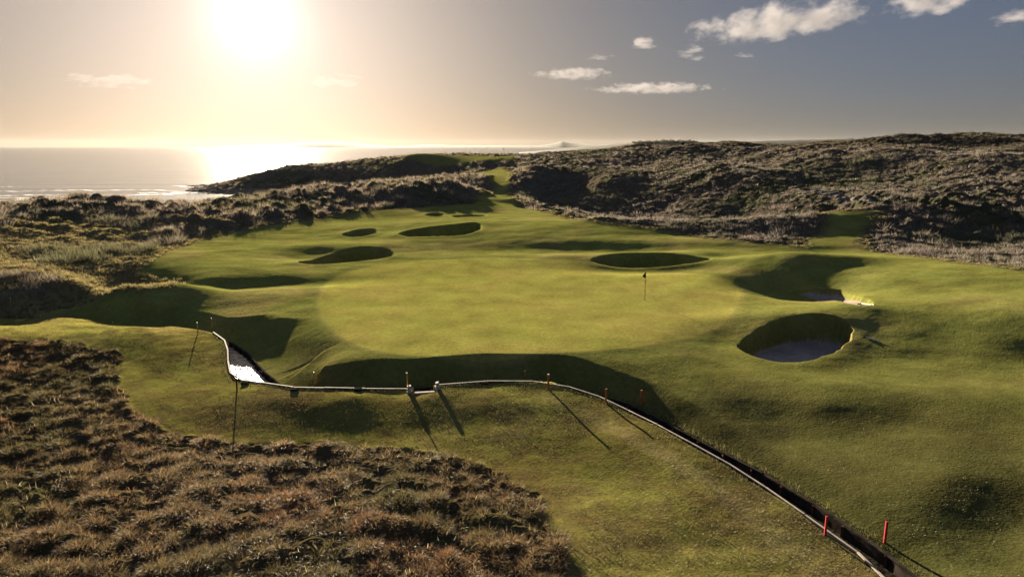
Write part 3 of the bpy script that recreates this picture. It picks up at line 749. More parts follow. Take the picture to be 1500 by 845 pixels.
def wall(name, label, off, s0, s1, ztop, capw, capm, caph=.05, plank=1.9, thick=.22, group=None, jit=.012):
    root = empty(name, (0, 0, 0)); tag(root, label, 'wall', group)
    o0 = (lambda w, o=off: (o(w) if callable(o) else o) - thick / 2); o1 = (lambda w, o=off: (o(w) if callable(o) else o) + thick / 2)
    A_ = offset_line(o0, s0, s1, .5); B_ = offset_line(o1, s0, s1, .5)
    root.location = (A_[0][0], A_[0][1], 0.); ox, oy = A_[0][0], A_[0][1]
    zt = [ztop(0.5 * (p[0] + q[0]), 0.5 * (p[1] + q[1]), p[2]) for p, q in zip(A_, B_)]
    zt = list(np.convolve(np.pad(zt, 2, 'edge'), np.ones(5) / 5, 'valid'))
    n = len(A_); V = []
    for i in range(n):
        for P_, z_ in ((A_[i], zt[i]), (B_[i], zt[i]), (B_[i], WATER - .5), (A_[i], WATER - .5)): V.append((P_[0] - ox, P_[1] - oy, z_))
    Fc = []
    for i in range(n - 1):
        for k in range(4): Fc.append((i * 4 + k, i * 4 + (k + 1) % 4, i * 4 + 4 + (k + 1) % 4, i * 4 + 4 + k))
    Fc.append((0, 1, 2, 3)); Fc.append(tuple(4 * (n - 1) + k for k in (3, 2, 1, 0)))
    mesh_np('wall_face', V, faces=Fc, mat=M_WALL, parent=root, smooth=False)
    if capw > .115 and callable(off):
        for q in range(0, n, 3):
            c_ = ((A_[q][0] - ox) , (A_[q][1] - oy)); MB().box((c_[0], c_[1], zt[q] - .45), (.10, .10, .86), rz=random.uniform(0, 1), jit=.01).build('support_post', M_RUST, root)
    # capping planks following the line
    i = 0
    while i < n - 1:
        L_ = 0; j = i
        Lp = plank * random.uniform(.8, 1.2)
        while j < n - 1 and L_ < Lp:
            L_ += math.hypot(A_[j + 1][0] - A_[j][0], A_[j + 1][1] - A_[j][1]); j += 1
        m_ = lambda q: ((A_[q][0] + B_[q][0]) / 2 - ox, (A_[q][1] + B_[q][1]) / 2 - oy)
        p, q = m_(i), m_(j); e = np.array(q) - np.array(p); ln = np.hypot(*e); e /= ln; nn = np.array([-e[1], e[0]])
        jz = random.uniform(-jit, jit); v = []
        for (c, zz, ee) in ((p, zt[i], .012), (q, zt[j], -.012)):
            for sd, dz in ((-1, .002), (1, .002), (1, caph), (-1, caph)):
                v.append((c[0] + e[0] * ee + nn[0] * sd * capw / 2, c[1] + e[1] * ee + nn[1] * sd * capw / 2, zz + dz + jz))
        b = MB(); b.add(v, [(0, 1, 2, 3), (7, 6, 5, 4), (0, 4, 5, 1), (1, 5, 6, 2), (2, 6, 7, 3), (3, 7, 4, 0)])
        b.build('cap_plank', capm, root, bevel=.008)
        i = j
    return root
def verge(dlt, n_per, lo, hi, s0):
    L_ = offset_line(dlt, s0, 1e9, .3); xs = np.repeat([p[0] for p in L_], n_per) ; ys = np.repeat([p[1] for p in L_], n_per); n = len(xs)
    xs = xs + rng.normal(0, .09, n); ys = ys + rng.normal(0, .09, n)
    return xs, ys, rng.uniform(lo, hi, n)
vx, vy, vl = [np.concatenate(q) for q in zip(verge(-.2, 22, .05, .16, 70), verge(lambda w: w + .2, 26, .10, .30, 70))]
vd = gz(vx, vy, MBd); ok = ~((vd > 0) & (gz(vx, vy, MK['bs']) < 86)) & ((vd < -.09) | (vd > gz(vx, vy, MBw) + .1)) & (gz(vx, vy) > -1.7); vx, vy, vl = vx[ok], vy[ok], vl[ok]; n = len(vx)
blades('verge_grass', vx, vy, gz(vx, vy) - .01, vl, .006 + .0003 * vy, rng.uniform(0, 6.28, n), rng.uniform(.1, 1.1, n), jitc(np.where(rng.uniform(0, 1, (n, 1)) < .5, np.array([.07, .08, .025]), np.array([.15, .12, .06])), n, .3), M_BL)
gtop = lambda x, y, s: float(gz(x, y - .0)) 
def near_top(x, y, s):
    # ground level half a metre back from the wall
    bestz = -9
    for dx, dy in ((-.45, 0), (.45, 0), (0, -.45), (0, .45), (-.35, -.35), (.35, -.35)):
        X, Y_ = x + dx, y + dy
        if float(gz(X, Y_, MBd)) < -.2: bestz = max(bestz, float(gz(X, Y_)))
    return bestz + .03 if bestz > -5 else -.7
S_A = 0.; _acc = 0; SV = [0.]
for i in range(len(BURN) - 1): _acc += math.hypot(*(BURN[i + 1] - BURN[i])); SV.append(_acc)
wall('retaining_wall', 'pale topped timber wall along the fairway bank, from the open water to the left stone pier', .02, SV[5], NOTCH_S - .6, near_top, .09, M_CAP, thick=.16)
wall('retaining_wall', 'long pale topped timber wall running from the right stone pier down to the lower right corner', .02, NOTCH_S + .6, SV[-1], near_top, .085, M_CAP, thick=.14)
def ft(x, y, s):
    z0 = base0(np.array([x]), np.array([y])); return float(far_top(z0, np.array([s]))[0]) + .05
wall('retaining_wall', 'dark sleeper wall with a worn edge on the green side of the burn', lambda w: w - .02, SV[5] - 3, SV[-1], ft, .12, M_WALL, .035, 2.2, .16)

# sluice notch: step board and side boards
nx0, ny0, _ = P(621, 572, -.69)
bl = offset_line(0., NOTCH_S - .8, NOTCH_S + .8, .1)
e = np.array(bl[-1][:2]) - np.array(bl[0][:2]); e /= np.hypot(*e); nrm = np.array([-e[1], e[0]]); rz = math.atan2(e[1], e[0])
ctr = np.array(min(bl, key=lambda q: abs(q[2] - NOTCH_S))[:2])
def notch_pt(ds, d): p = ctr + e * ds + nrm * d; return p[0], p[1]
X, Y_ = notch_pt(0, -.66); zb = float(gz(*notch_pt(0, -.95)))
st = empty('step', (X, Y_, zb), rz); tag(st, 'straw coloured timber step in the gap between the two stone piers', 'step')
MB().box((0, -.08, .0), (1.12, .2, .07), jit=.005).build('step_board', M_CAP, st, bevel=.01)
MB().box((0, .05, -.55), (1.16, .08, 1.1)).build('riser_board', M_WALL, st)
for sd in (-1, 1): MB().box((sd * .555, .36, -.5), (.07, .60, 1.15)).build('side_board', M_WALL, st)
for sd, lb in ((-1, 'stone pier at the left side of the timber step, under the tall yellow stake'), (1, 'stone pier at the right side of the timber step')):
    X, Y_ = notch_pt(sd * .74, -.38); z0 = float(gz(*notch_pt(sd * .74, -.8))) - .05
    pr = empty('stone_pier', (X, Y_, z0), rz); tag(pr, lb, 'pier', 'stone piers of the sluice')
    for k in range(3):
        MB().box((random.uniform(-.02, .02), random.uniform(-.03, .03), .07 + .145 * k), (.25 - .03 * k, .38 - .04 * k, .135), rz=random.uniform(-.15, .15), jit=.02).build('stone', M_STONE, pr, bevel=.03)
# dark timber blocks on the wall line
for (u, v), lb in zip([(359, 561), (431, 573), (524, 573), (711, 564)],
                  ['dark timber block on the wall at the edge of the bright water', 'dark timber block on the wall, first to the right of the open water',
                   'dark timber block on the wall midway between the water and the stone piers', 'dark timber block on the wall to the right of the stone piers']):
    p = P(u, v, -.72); z0 = near_top(p[0], p[1], 0) - .12
    t = empty('timber_block', (p[0], p[1], z0)); tag(t, lb, 'timber block', 'timber blocks along the burn wall')
    MB().box((0, 0, -.12), (.34, .30, .5), jit=.01).build('post_head', M_WALL, t, bevel=.02)
    MB().box((0, 0, .155), (.38, .34, .05), jit=.006).build('cover_board', M_BLK, t, bevel=.01)

# ------------------------------------------------------------------ stakes
def stake(u, vb, vt, label, mat, wd=.06, zg=None, Y=None, tip=True, lean=(0, 0), sq=True):
    if Y is not None: p = W(u, Y, 0); x, y = p[0], Y; z = float(gz(x, y))
    elif zg is not None: p = P(u, vb, zg); x, y = p[0], p[1]; z = max(float(gz(x, y)), zg - .6)
    else: x, y, z = G(u, vb)
    h = (vb - vt) / 1000 * math.hypot(y, HC) * 1.02
    if Y is not None: h = Q(u, vt, Y)[2] - z
    r = empty('marker_stake', (x, y, z), random.uniform(-.3, .3)); tag(r, label, 'stake', 'hazard stakes along the burn')
    MB().box((0, 0, h / 2 - .1), (wd, wd, h + .2), tilt=lean).build('post', mat, r, bevel=.006)
    if tip: MB().box((lean[0] * h * .5, lean[1] * h * .5, h + .028), (wd * 1.04, wd * 1.04, .05)).build('painted_top', M_TIP, r, bevel=.004)
    return r
stake(17, 450, 438, 'thin pale stake far left against the dark rough bank', M_YEL, .05)
stake(56.5, 472, 462, 'short pale stake in the dark hollow, second from the left edge', M_YEL, .05, Y=52)
stake(163, 478, 472, 'small pale stake just peeping over the grassy bank crest', M_YEL, .05, Y=49.6)
stake(290, 488, 473, 'orange stake on the fairway bank to the left of the open water', M_YEL, .06)
stake(309, 484, 467, 'yellow stake in the dark hollow behind the end of the pale wall', M_YEL, .055, Y=48.4)
stake(347.5, 571, 544, 'dark backlit stake in front of the bright water', M_BLK, .06, tip=False, lean=(.03, 0))  # black colour stands in for the stake's backlit shade
stake(459, 568, 546, 'yellow stake on the far side of the burn between two timber blocks', M_YEL, .06, Y=36.6)
stake(597, 572, 547, 'tall thin yellow stake beside the left stone pier', M_YEL, .06)
stake(769, 561, 544, 'orange stake on the far side of the burn, left of the sturdy orange post', M_ORG, .08, Y=37.6)
stake(803, 570, 549, 'sturdy orange stake on the fairway side where the wall turns down', M_ORG, .09)
stake(887.5, 590, 569, 'red stake on the fairway edge, first down the long wall from the bend', M_ORG, .09, tip=False)
stake(939, 592, 571, 'red brown stake in the shaded bank across the burn, right of the red stake', M_ORG, .09, tip=False)
stake(1208.5, 784, 755, 'red stake standing on the pale wall at the lower right', M_RED, .07, tip=False)
stake(1295.5, 795, 763, 'red stake in the grass right of the burn at the lower right', M_RED, .075, tip=False)

# ------------------------------------------------------------------ flagstick
x, y, z = G(944.5, 440)
fl = empty('flagstick', (x, y, z)); tag(fl, 'flagstick with dark drooping flag and banded pole on the putting green', 'flagstick')
H_ = 2.3; bands = [(0, .85, M_BLK), (.85, 1.3, M_YEL), (1.3, 1.62, M_BLK), (1.62, 1.78, M_YEL), (1.78, 2.3, M_BLK)]
for a0, a1, mm in bands: MB().tube([(0, 0, a0), (0, 0, a1)], .022, 10).build('pole_band', mm, fl)
fv = []; ffc = []
for i in range(9):
    for j in range(9):
        s, t = i / 8, j / 8
        xx = -.025 - .27 * s * (1 - .25 * t) * (1 - abs(t - .55) * .9); yy = .06 * math.sin(s * 6 + t * 3) * s; zz = 2.27 - .46 * t - .17 * s * (1 - t) * 1.0 + .02 * s
        fv.append((xx, yy, zz))
for i in range(8):
    for j in range(8): ffc.append((i * 9 + j, i * 9 + j + 1, i * 9 + j + 10, i * 9 + j + 9))
fo = mesh_np('flag', fv, faces=ffc, mat=M_FLAG, parent=fl); sm_ = fo.modifiers.new('thickness', 'SOLIDIFY'); sm_.thickness = .006
MB().tube([(0, 0, .004), (0, 0, .012)], .054, 16).build('hole_cup', M_BLK, fl)

# far flagstick, marker and post
x, y = W(738, 238, 0)[:2]; z = float(gz(x, y))
ff = empty('flagstick', (x, y, z)); tag(ff, 'tiny distant flagstick against the sea beyond the far plateau', 'flagstick')
MB().tube([(0, 0, -.3), (0, 0, 2.6)], .035, 6).build('pole', M_BLK, ff)
MB().add([(0, 0, 2.6), (-.5, .05, 2.45), (0, 0, 2.15), (0, .03, 2.6), (-.5, .08, 2.45), (0, .03, 2.15)], [(0, 1, 2), (5, 4, 3), (0, 3, 4, 1), (1, 4, 5, 2), (2, 5, 3, 0)]).build('flag', M_FLAG, ff)
x, y = W(728, 224, 0)[:2]; z = float(gz(x, y))
bn = empty('bench', (x, y, z), .3); tag(bn, 'tiny dark bench at the back of the far plateau', 'bench')
MB().box((0, 0, .45), (1.5, .45, .07)).build('seat', M_WALL, bn); MB().box((0, .24, .75), (1.5, .07, .5)).build('backrest', M_WALL, bn)
for sx_ in (-.65, .65): MB().box((sx_, 0, .2), (.1, .42, .45)).build('leg', M_WALL, bn)
x, y = W(997, 216, 0)[:2]; z = float(gz(x, y))
po = empty('marker_post', (x, y, z)); tag(po, 'small dark post with a rounded head on the dune skyline', 'post')
MB().tube([(0, 0, -.5), (0, 0, 1.0)], .12, 8).build('post', M_WALL, po)
MB().tube([(0, 0, .55), (0, 0, .7), (0, 0, 1.0), (0, 0, 1.35), (0, 0, 1.5)], [.2, .42, .5, .38, .12], 10).build('round_head', M_BLK, po, smooth=True)

# ------------------------------------------------------------------ rakes
def rake(u0, v0, u1, v1, label, lift=.05):
    a = G(u0, v0); b = G(u1, v1); rz = math.atan2(b[1] - a[1], b[0] - a[0]); ln = math.hypot(b[0] - a[0], b[1] - a[1])
    r = empty('bunker_rake', (a[0], a[1], a[2] + lift), rz); tag(r, label, 'rake', 'bunker rakes')
    MB().tube([(0, 0, .02), (ln, 0, b[2] - a[2] + .0)], .022, 8).build('handle', M_WHT, r)
    hd = MB().box((0, 0, 0), (.09, .62, .06), rz=.15).build('head', M_BLK, r, bevel=.01)
    tt = MB()
    for k in range(11): tt.box((0.01, -.28 + .056 * k, -.06), (.015, .015, .09))
    tt.build('teeth', M_BLK, hd)
rake(1267, 494, 1290, 502, 'rake with dark head and white handle lying on grass right of the round pot bunker')
rake(1262, 446, 1280, 447.5, 'small pale rake lying at the right tip of the sickle shaped bunker')

# white pipe leaning over the water
a = P(362, 551, -1.3); b = P(398, 538, -1.05)
pp = MB().tube([a, b], .022, 8).build('pipe', M_CAP); tag(pp, 'thin pale pipe lying slantwise over the bright water of the burn', 'pipe')

# ------------------------------------------------------------------ rocks on the spit
def lump(c, r, sq=(1, 1, .5), n=14, seed=0):
    rr = np.random.default_rng(seed); ph = rr.uniform(0, 6, 6); v = []; f = []
    for i in range(n + 1):
        th = math.pi * i / n
        for j in range(2 * n):
            la = math.pi * j / n; d = np.array([math.sin(th) * math.cos(la), math.sin(th) * math.sin(la), math.cos(th)])
            k = 1 + .22 * math.sin(3 * d[0] * 2 + ph[0]) * math.cos(4 * d[1] + ph[1]) + .14 * math.sin(9 * d[0] + ph[2]) * math.sin(8 * d[2] + ph[3]) + .08 * math.sin(17 * d[1] + ph[4])
            v.append((c[0] + d[0] * r * sq[0] * k, c[1] + d[1] * r * sq[1] * k, c[2] + d[2] * r * sq[2] * k))
    for i in range(n):
        for j in range(2 * n): f.append(((i + 1) * 2 * n + j, (i + 1) * 2 * n + (j + 1) % (2 * n), i * 2 * n + (j + 1) % (2 * n), i * 2 * n + j))
    return v, f
rk = MB(); k = 0
for u, Y, r, sx_, sz_ in [(282, 300, .8, 3, .5), (300, 305, 1.1, 3.5, .5), (318, 306, 1.4, 3, .6), (335, 305, 1.9, 2.6, .7), (348, 308, 2.3, 2.4, .8), (362, 305, 2.3, 2.6, .8), (378, 300, 2.5, 2.5, .8), (395, 292, 3.0, 2.2, .9),
                         (330, 318, 1.1, 3, .6), (350, 325, 1.2, 2.5, .5), (308, 296, .7, 3, .4), (292, 294, .5, 3, .4), (405, 282, 3., 2.2, .9), (340, 290, .9, 4, .4), (365, 286, 1.2, 4, .5), (390, 276, 1.6, 3.4, .6)]:
    x, y = W(u, Y, SEA)[:2]; v, f = lump((x, y, SEA - .1 * r), r, (sx_, 1.6, sz_), 12, k); rk.add(v, f); k += 1
tag(rk.build('rocks', M_ROCK, smooth=True), kind='structure')

# ------------------------------------------------------------------ surf lines by the shore
def strip(pts, wd):
    v = []; f = []
    for i, (x, y) in enumerate(pts):
        w_ = wd(i / (len(pts) - 1)) if callable(wd) else wd
        v += [(x, y - w_ / 2, SEA + .03), (x, y + w_ / 2, SEA + .03)]
    for i in range(len(pts) - 1): f.append((2 * i, 2 * i + 2, 2 * i + 3, 2 * i + 1))
    return v, f
fm = MB()
for u0, u1, v0, v1, wd in [(-60, 70, 296, 292, 3.0), (-80, 130, 291, 289, 1.8), (-60, 90, 287, 286, 1.2), (180, 370, 287, 279, 3.0), (200, 365, 283, 280, 1.8), (60, 270, 278, 279, .9), (250, 345, 272, 277, 1.3), (-60, 160, 281, 279, .8), (-60, 30, 275, 274, .6)]:
    pts = []
    for i in range(90):
        t = i / 89; u = u0 + (u1 - u0) * t; v = v0 + (v1 - v0) * t + .5 * math.sin(t * 11 + u0) + .25 * math.sin(t * 37)
        p = P(u, v, SEA); pts.append((p[0], p[1]))
    ph = rng.uniform(0, 6)
    v_, f_ = strip(pts, lambda t: max(.02, wd * (1.1 + math.sin(t * 23 + ph) * .6 + .5 * math.sin(t * 61 + ph)) * math.sin(math.pi * min(1, max(0, t))) ** .4))
    fm.add(v_, f_)
tag(fm.build('surf_foam', M_FOAM), kind='stuff')

# ------------------------------------------------------------------ islands, far hill, wood
def ridge(name, prof, Y, depth, mat=M_ISL, zb=SEA - 2, n=160, label=None, rough=.04):
    us = [p[0] for p in prof]; vs = [p[1] for p in prof]; v = []; f = []; m = 9
    for i in range(n):
        u = us[0] + (us[-1] - us[0]) * i / (n - 1); vv = float(np.interp(u, us, vs))
        x, _, zt = Q(u, vv, Y); zt = max(zt, zb + .5)
        for j in range(m):
            t = j / (m - 1); k = math.sin(math.pi * t)
            z_ = zb + (zt - zb) * k * (1 + rough * float(perlin(np.array([i * .3]), np.array([j * 1.7]))[0]))
            v.append((x * (1 + (t - .5) * depth / Y), Y + (t - .5) * depth, z_))
    for i in range(n - 1):
        for j in range(m - 1): f.append((i * m + j, i * m + j + 1, (i + 1) * m + j + 1, (i + 1) * m + j))
    f.append(tuple(range(m))[::-1]); f.append(tuple((n - 1) * m + j for j in range(m)))
    return tag(mesh_np(name, v, faces=f, mat=mat), kind='structure')
ridge('island', [(318, 214.6), (345, 213.6), (385, 213), (400, 211.8), (430, 210.2), (455, 209), (480, 208.8), (505, 209.6), (530, 211), (552, 212.5), (570, 214.4)], 9000, 1500)
ridge('island', [(560, 214.5), (600, 213.8), (620, 212.4), (632, 211.6), (648, 212.2), (662, 213.6), (700, 213.6), (740, 213), (790, 213.2), (800, 212.4), (812, 209.8), (823, 206.8), (834, 208.8), (850, 211), (880, 212), (960, 213)], 11000, 1800)
ridge('far_hill', [(760, 223.5), (880, 213.5), (925, 209.5), (980, 208.4), (1040, 208.2), (1100, 207), (1160, 205.4), (1230, 204), (1320, 203), (1500, 203), (1800, 200)], 950, 260, zb=2)
# distant wood on the far hill
nb = 9000; tu = rng.uniform(926, 1022, nb)
top = 208.6 - np.interp(tu, [926, 935, 950, 965, 975, 990, 1005, 1015, 1022], [1., 2.4, 2.8, 4., 5.2, 4.2, 4.8, 4.4, 1.2]) * (.72 + .38 * np.sin(tu * .9) * np.sin(tu * .37) + .15 * np.sin(tu * 2.3))
tv = 209.5 - (209.5 - top) * np.sqrt(rng.uniform(0, 1, nb)); tY = 940 + rng.uniform(-25, 25, nb)
pts = np.array([Q(a, b, c) for a, b, c in zip(tu, tv, tY)])
blades('distant_wood', pts[:, 0], pts[:, 1], pts[:, 2] - .8, rng.uniform(.8, 1.8, nb), rng.uniform(.7, 1.5, nb), rng.uniform(0, 6.28, nb), rng.uniform(0, 1.3, nb), jitc((.14, .13, .10), nb, .3), M_MAR)  # foliage colour lightened to stand in for distance haze
print('objects', time.time() - _t0)
# ------------------------------------------------------------------ sea
SR = 15000.
sv = []; sf = []
rr_ = [0] + list(np.geomspace(300, SR, 14)); na = 64
for r in rr_[1:]:
    for k in range(na): sv.append((r * math.cos(2 * math.pi * k / na), r * math.sin(2 * math.pi * k / na), SEA))
sv.append((0, 0, SEA)); c0 = len(sv) - 1
for k in range(na): sf.append((c0, k, (k + 1) % na))
for i in range(len(rr_) - 2):
    for k in range(na): sf.append((i * na + k, (i + 1) * na + k, (i + 1) * na + (k + 1) % na, i * na + (k + 1) % na))
# the sea must not show in the burn: the terrain sheet always lies above it there
tag(mesh_np('sea_water', sv, faces=sf, mat=M_SEA, smooth=False), kind='structure')

# ------------------------------------------------------------------ haze
HX = 15500.
hz = MB().box((0, 0, (SEA - 2 + 130) / 2), (2 * HX, 2 * HX, 130 - SEA + 2))
m, nt_, out_ = newmat('haze_air'); pv = nt_.nodes.new('ShaderNodeVolumePrincipled'); pv.inputs['Density'].default_value = .7e-5; pv.inputs['Anisotropy'].default_value = .2
pv.inputs['Color'].default_value = (.95, .93, .9, 1); nt_.links.new(pv.outputs[0], out_.inputs['Volume'])
tag(hz.build('haze', m), kind='stuff')

# ------------------------------------------------------------------ clouds
def cloud(u0, u1, v0, v1, D, label, dens=.02, seed=0, thr=.48, soft=.22, fs=3.2, roll=0.):
    uc, vc = (u0 + u1) / 2, (v0 + v1) / 2; dx, dy, dz = [float(q) for q in ray(uc, vc)]
    hd = math.hypot(dx, dy); t = D / hd; c = Vector((dx * t, dy * t, HC + dz * t))
    wx = (u1 - u0) / F * t / 2 * 1.05; wz = (v1 - v0) / F * t / 2 * 1.15; wy = max(wz * 1.6, wx * .35)
    me = bpy.data.meshes.new('cloud'); v, f = lump((0, 0, 0), 1., (1, 1, 1), 14, seed); me.from_pydata(v, [], f)
    for vv in me.vertices: vv.co.z = vv.co.z if vv.co.z > -.75 else -.75
    me.update()
    o = bpy.data.objects.new('cloud', me); COL.objects.link(o); o.location = c; o.scale = (wx, wy, wz); o.rotation_euler = (0, -R(roll), -math.atan2(dx, dy))
    m, nt, out = newmat('cloud_vapour')
    tc = N(nt, 'ShaderNodeTexCoord'); sep = N(nt, 'ShaderNodeVectorMath', operation='LENGTH'); L(nt, tc.outputs['Object'], sep.inputs[0])
    mp = N(nt, 'ShaderNodeMapping'); mp.inputs['Scale'].default_value = (wx / wz / fs * 1.6, wy / wz / fs * 1.6, 1.6); mp.inputs['Location'].default_value = (seed * 3.7, seed * 1.3, 0)
    L(nt, tc.outputs['Object'], mp.inputs['Vector'])
    n = N(nt, 'ShaderNodeTexNoise'); n.inputs['Scale'].default_value = 1.; n.inputs['Detail'].default_value = 7; n.inputs['Roughness'].default_value = .68; L(nt, mp.outputs[0], n.inputs['Vector'])
    # noise minus distance from the middle
    sq = N(nt, 'ShaderNodeMath', operation='POWER'); L(nt, sep.outputs['Value'], sq.inputs[0]); sq.inputs[1].default_value = 1.8
    a = N(nt, 'ShaderNodeMath', operation='MULTIPLY_ADD'); L(nt, sq.outputs[0], a.inputs[0]); a.inputs[1].default_value = -.34; L(nt, n.outputs['Fac'], a.inputs[2])
    r = N(nt, 'ShaderNodeMapRange'); r.inputs['From Min'].default_value = thr - .065; r.inputs['From Max'].default_value = thr - .065 + soft; r.inputs['To Min'].default_value = 0; r.inputs['To Max'].default_value = dens * .55
    L(nt, a.outputs[0], r.inputs['Value'])
    pv = N(nt, 'ShaderNodeVolumePrincipled'); pv.inputs['Color'].default_value = (.44, .43, .46, 1); pv.inputs['Anisotropy'].default_value = .1; L(nt, r.outputs[0], pv.inputs['Density'])
    L(nt, pv.outputs[0], out.inputs['Volume']); me.materials.append(m)
    m.cycles.volume_step_rate = 1.0
    return tag(o, label, 'cloud', 'clouds in the evening sky')
cloud(975, 1310, 2, 62, 6000, 'largest puffy cloud, cream on its left end and grey in the middle, upper right', .012, 1, thr=.41, fs=1.5, roll=5)
cloud(1290, 1440, -24, 28, 6000, 'grey cloud touching the top edge right of the largest cloud', .012, 2, thr=.42, fs=1.7)
cloud(1435, 1530, 10, 40, 6000, 'small grey cloud at the right edge of the picture', .012, 3, thr=.44)
cloud(920, 966, 52, 74, 6500, 'small pale puff to the left of the largest cloud', .018, 4, thr=.42)
cloud(982, 1045, 64, 92, 7000, 'thin broken cloud just below the left end of the largest cloud', .010, 5, thr=.47)
cloud(1070, 1112, 74, 88, 7500, 'tiny wisp below the middle of the largest cloud', .007, 6, thr=.46)
cloud(845, 918, 77, 92, 7500, 'thin flat wisp above the two long low clouds', .007, 7, thr=.46)
cloud(762, 914, 97, 119, 8600, 'long flat cream cloud, the upper of the two low ones', .011, 8, thr=.42, fs=2.)
cloud(842, 1072, 119, 140, 9200, 'long flat cream cloud, the lowest of all right of centre', .011, 9, thr=.43, fs=2.)
cloud(80, 255, 106, 134, 8600, 'faint long cloud with a small tower at the left', .007, 10, thr=.44)
cloud(430, 545, 104, 132, 8600, 'faint wispy cloud just below the sun glow', .007, 11, thr=.45)

# ------------------------------------------------------------------ camera, sun, sky
cam = bpy.data.cameras.new('camera'); co = bpy.data.objects.new('camera', cam); COL.objects.link(co)
cam.sensor_fit = 'HORIZONTAL'; cam.sensor_width = 36; cam.lens = 36 * F / 1500; cam.clip_end = 80000; cam.clip_start = .1
co.location = (0, 0, HC); co.rotation_euler = (R(90) - PIT, 0, 0); sc.camera = co

sx, sy, sz = [float(t) for t in ray(372, 22)]
SUN = Vector((sx, sy, sz)).normalized()
EL = math.asin(SUN.z); AZ = math.atan2(SUN.x, SUN.y)
print('sun el', math.degrees(EL), 'az', math.degrees(AZ))
sl = bpy.data.lights.new('sun', 'SUN'); sl.energy = 5.0; sl.angle = R(.6); sl.color = (1, .85, .62)
so = bpy.data.objects.new('sun', sl); COL.objects.link(so); so.rotation_euler = SUN.to_track_quat('Z', 'Y').to_euler(); so.location = (0, 0, 60)

w = bpy.data.worlds.new('World'); sc.world = w; w.use_nodes = True; nt = w.node_tree; nt.nodes.clear()
out = nt.nodes.new('ShaderNodeOutputWorld'); bg = nt.nodes.new('ShaderNodeBackground')
sky = nt.nodes.new('ShaderNodeTexSky'); sky.sky_type = 'NISHITA'; sky.sun_disc = False; sky.sun_elevation = EL; sky.sun_rotation = AZ
sky.altitude = 0; sky.air_density = 1.0; sky.dust_density = 1.2; SKY_K = .215; sky.ozone_density = 1.5
bg.inputs['Strength'].default_value = .05
gm = N(nt, 'ShaderNodeGamma'); gm.inputs['Gamma'].default_value = .62; L(nt, sky.outputs[0], gm.inputs['Color'])
hs = N(nt, 'ShaderNodeHueSaturation'); hs.inputs['Saturation'].default_value = .85; hs.inputs['Value'].default_value = SKY_K; L(nt, gm.outputs[0], hs.inputs['Color'])
# thin haze round the sun: brightness falls with the angle from the sun's direction
tc = N(nt, 'ShaderNodeTexCoord'); dp = N(nt, 'ShaderNodeVectorMath', operation='DOT_PRODUCT'); dp.inputs[1].default_value = SUN
nm = N(nt, 'ShaderNodeVectorMath', operation='NORMALIZE'); L(nt, tc.outputs['Generated'], nm.inputs[0]); L(nt, nm.outputs[0], dp.inputs[0])
ac = N(nt, 'ShaderNodeMath', operation='ARCCOSINE'); L(nt, dp.outputs['Value'], ac.inputs[0])
def lobe(sig, pw, amp, col):
    a = N(nt, 'ShaderNodeMath', operation='DIVIDE'); L(nt, ac.outputs[0], a.inputs[0]); a.inputs[1].default_value = R(sig)
    b = N(nt, 'ShaderNodeMath', operation='POWER'); L(nt, a.outputs[0], b.inputs[0]); b.inputs[1].default_value = pw
    c = N(nt, 'ShaderNodeMath', operation='MULTIPLY'); L(nt, b.outputs[0], c.inputs[0]); c.inputs[1].default_value = -1
    e = N(nt, 'ShaderNodeMath', operation='EXPONENT'); L(nt, c.outputs[0], e.inputs[0])
    v = N(nt, 'ShaderNodeVectorMath', operation='SCALE'); v.inputs[0].default_value = [q * amp for q in col]; L(nt, e.outputs[0], v.inputs['Scale']); return v
l1 = lobe(2.6, 1.6, 2.6, (1, .95, .88)); l2 = lobe(8.0, 1.3, .85, (1, .88, .78))
l3 = lobe(18., 2., .8, (1, .80, .64)); ad0 = N(nt, 'ShaderNodeVectorMath', operation='ADD'); L(nt, l2.outputs[0], ad0.inputs[0]); L(nt, l3.outputs[0], ad0.inputs[1])
ad = N(nt, 'ShaderNodeVectorMath', operation='ADD'); L(nt, l1.outputs[0], ad.inputs[0]); L(nt, ad0.outputs[0], ad.inputs[1])
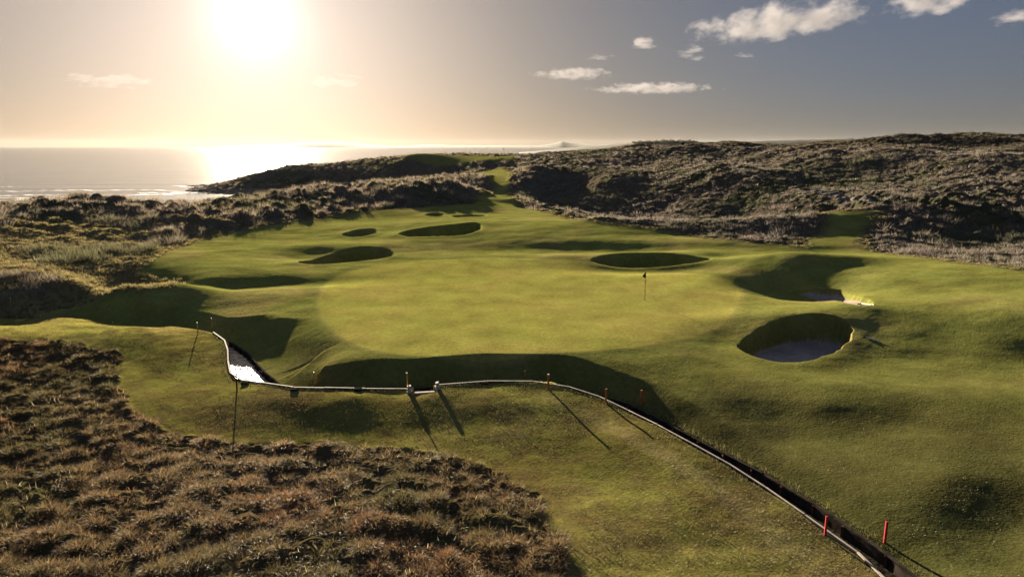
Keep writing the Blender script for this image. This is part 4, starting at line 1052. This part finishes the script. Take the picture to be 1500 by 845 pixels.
tn = N(nt, 'ShaderNodeVectorMath', operation='MULTIPLY'); L(nt, hs.outputs[0], tn.inputs[0])
fr = N(nt, 'ShaderNodeMapRange', interpolation_type='SMOOTHSTEP'); fr.inputs['From Min'].default_value = R(14); fr.inputs['From Max'].default_value = R(52); L(nt, ac.outputs[0], fr.inputs['Value'])
mc = N(nt, 'ShaderNodeMix', data_type='RGBA'); L(nt, fr.outputs[0], mc.inputs[0]); mc.inputs[6].default_value = (1.0, .93, .98, 1); mc.inputs[7].default_value = (.88, .98, 1.36, 1); L(nt, mc.outputs[2], tn.inputs[1])
ad2 = N(nt, 'ShaderNodeVectorMath', operation='ADD'); L(nt, tn.outputs[0], ad2.inputs[0]); L(nt, ad.outputs[0], ad2.inputs[1])
sx_ = N(nt, 'ShaderNodeSeparateXYZ'); L(nt, nm.outputs[0], sx_.inputs[0])
gz_ = N(nt, 'ShaderNodeMapRange', interpolation_type='SMOOTHSTEP'); L(nt, sx_.outputs['Z'], gz_.inputs['Value'])
for k_, v_ in (('From Min', .26), ('From Max', .7), ('To Min', 1.), ('To Max', 2.6)): gz_.inputs[k_].default_value = v_  # upper sky above the view brightened, added as fill for the shadows
ad3 = N(nt, 'ShaderNodeVectorMath', operation='SCALE'); L(nt, ad2.outputs[0], ad3.inputs[0]); L(nt, gz_.outputs[0], ad3.inputs['Scale'])
L(nt, ad3.outputs[0], bg.inputs[0]); L(nt, bg.outputs[0], out.inputs[0])

sc.render.engine = 'CYCLES'
sc.cycles.use_denoising = True
try: sc.cycles.denoiser = 'OPENIMAGEDENOISE'
except Exception: pass
sc.cycles.max_bounces = 6; sc.cycles.diffuse_bounces = 3; sc.cycles.glossy_bounces = 3; sc.cycles.transmission_bounces = 4; sc.cycles.volume_bounces = 4; sc.cycles.transparent_max_bounces = 8
sc.view_settings.view_transform = 'Standard'; sc.view_settings.look = 'None'; sc.view_settings.gamma = 1; sc.view_settings.use_curve_mapping = False
sc.view_settings.exposure = 2.62
print('total', time.time() - _t0)
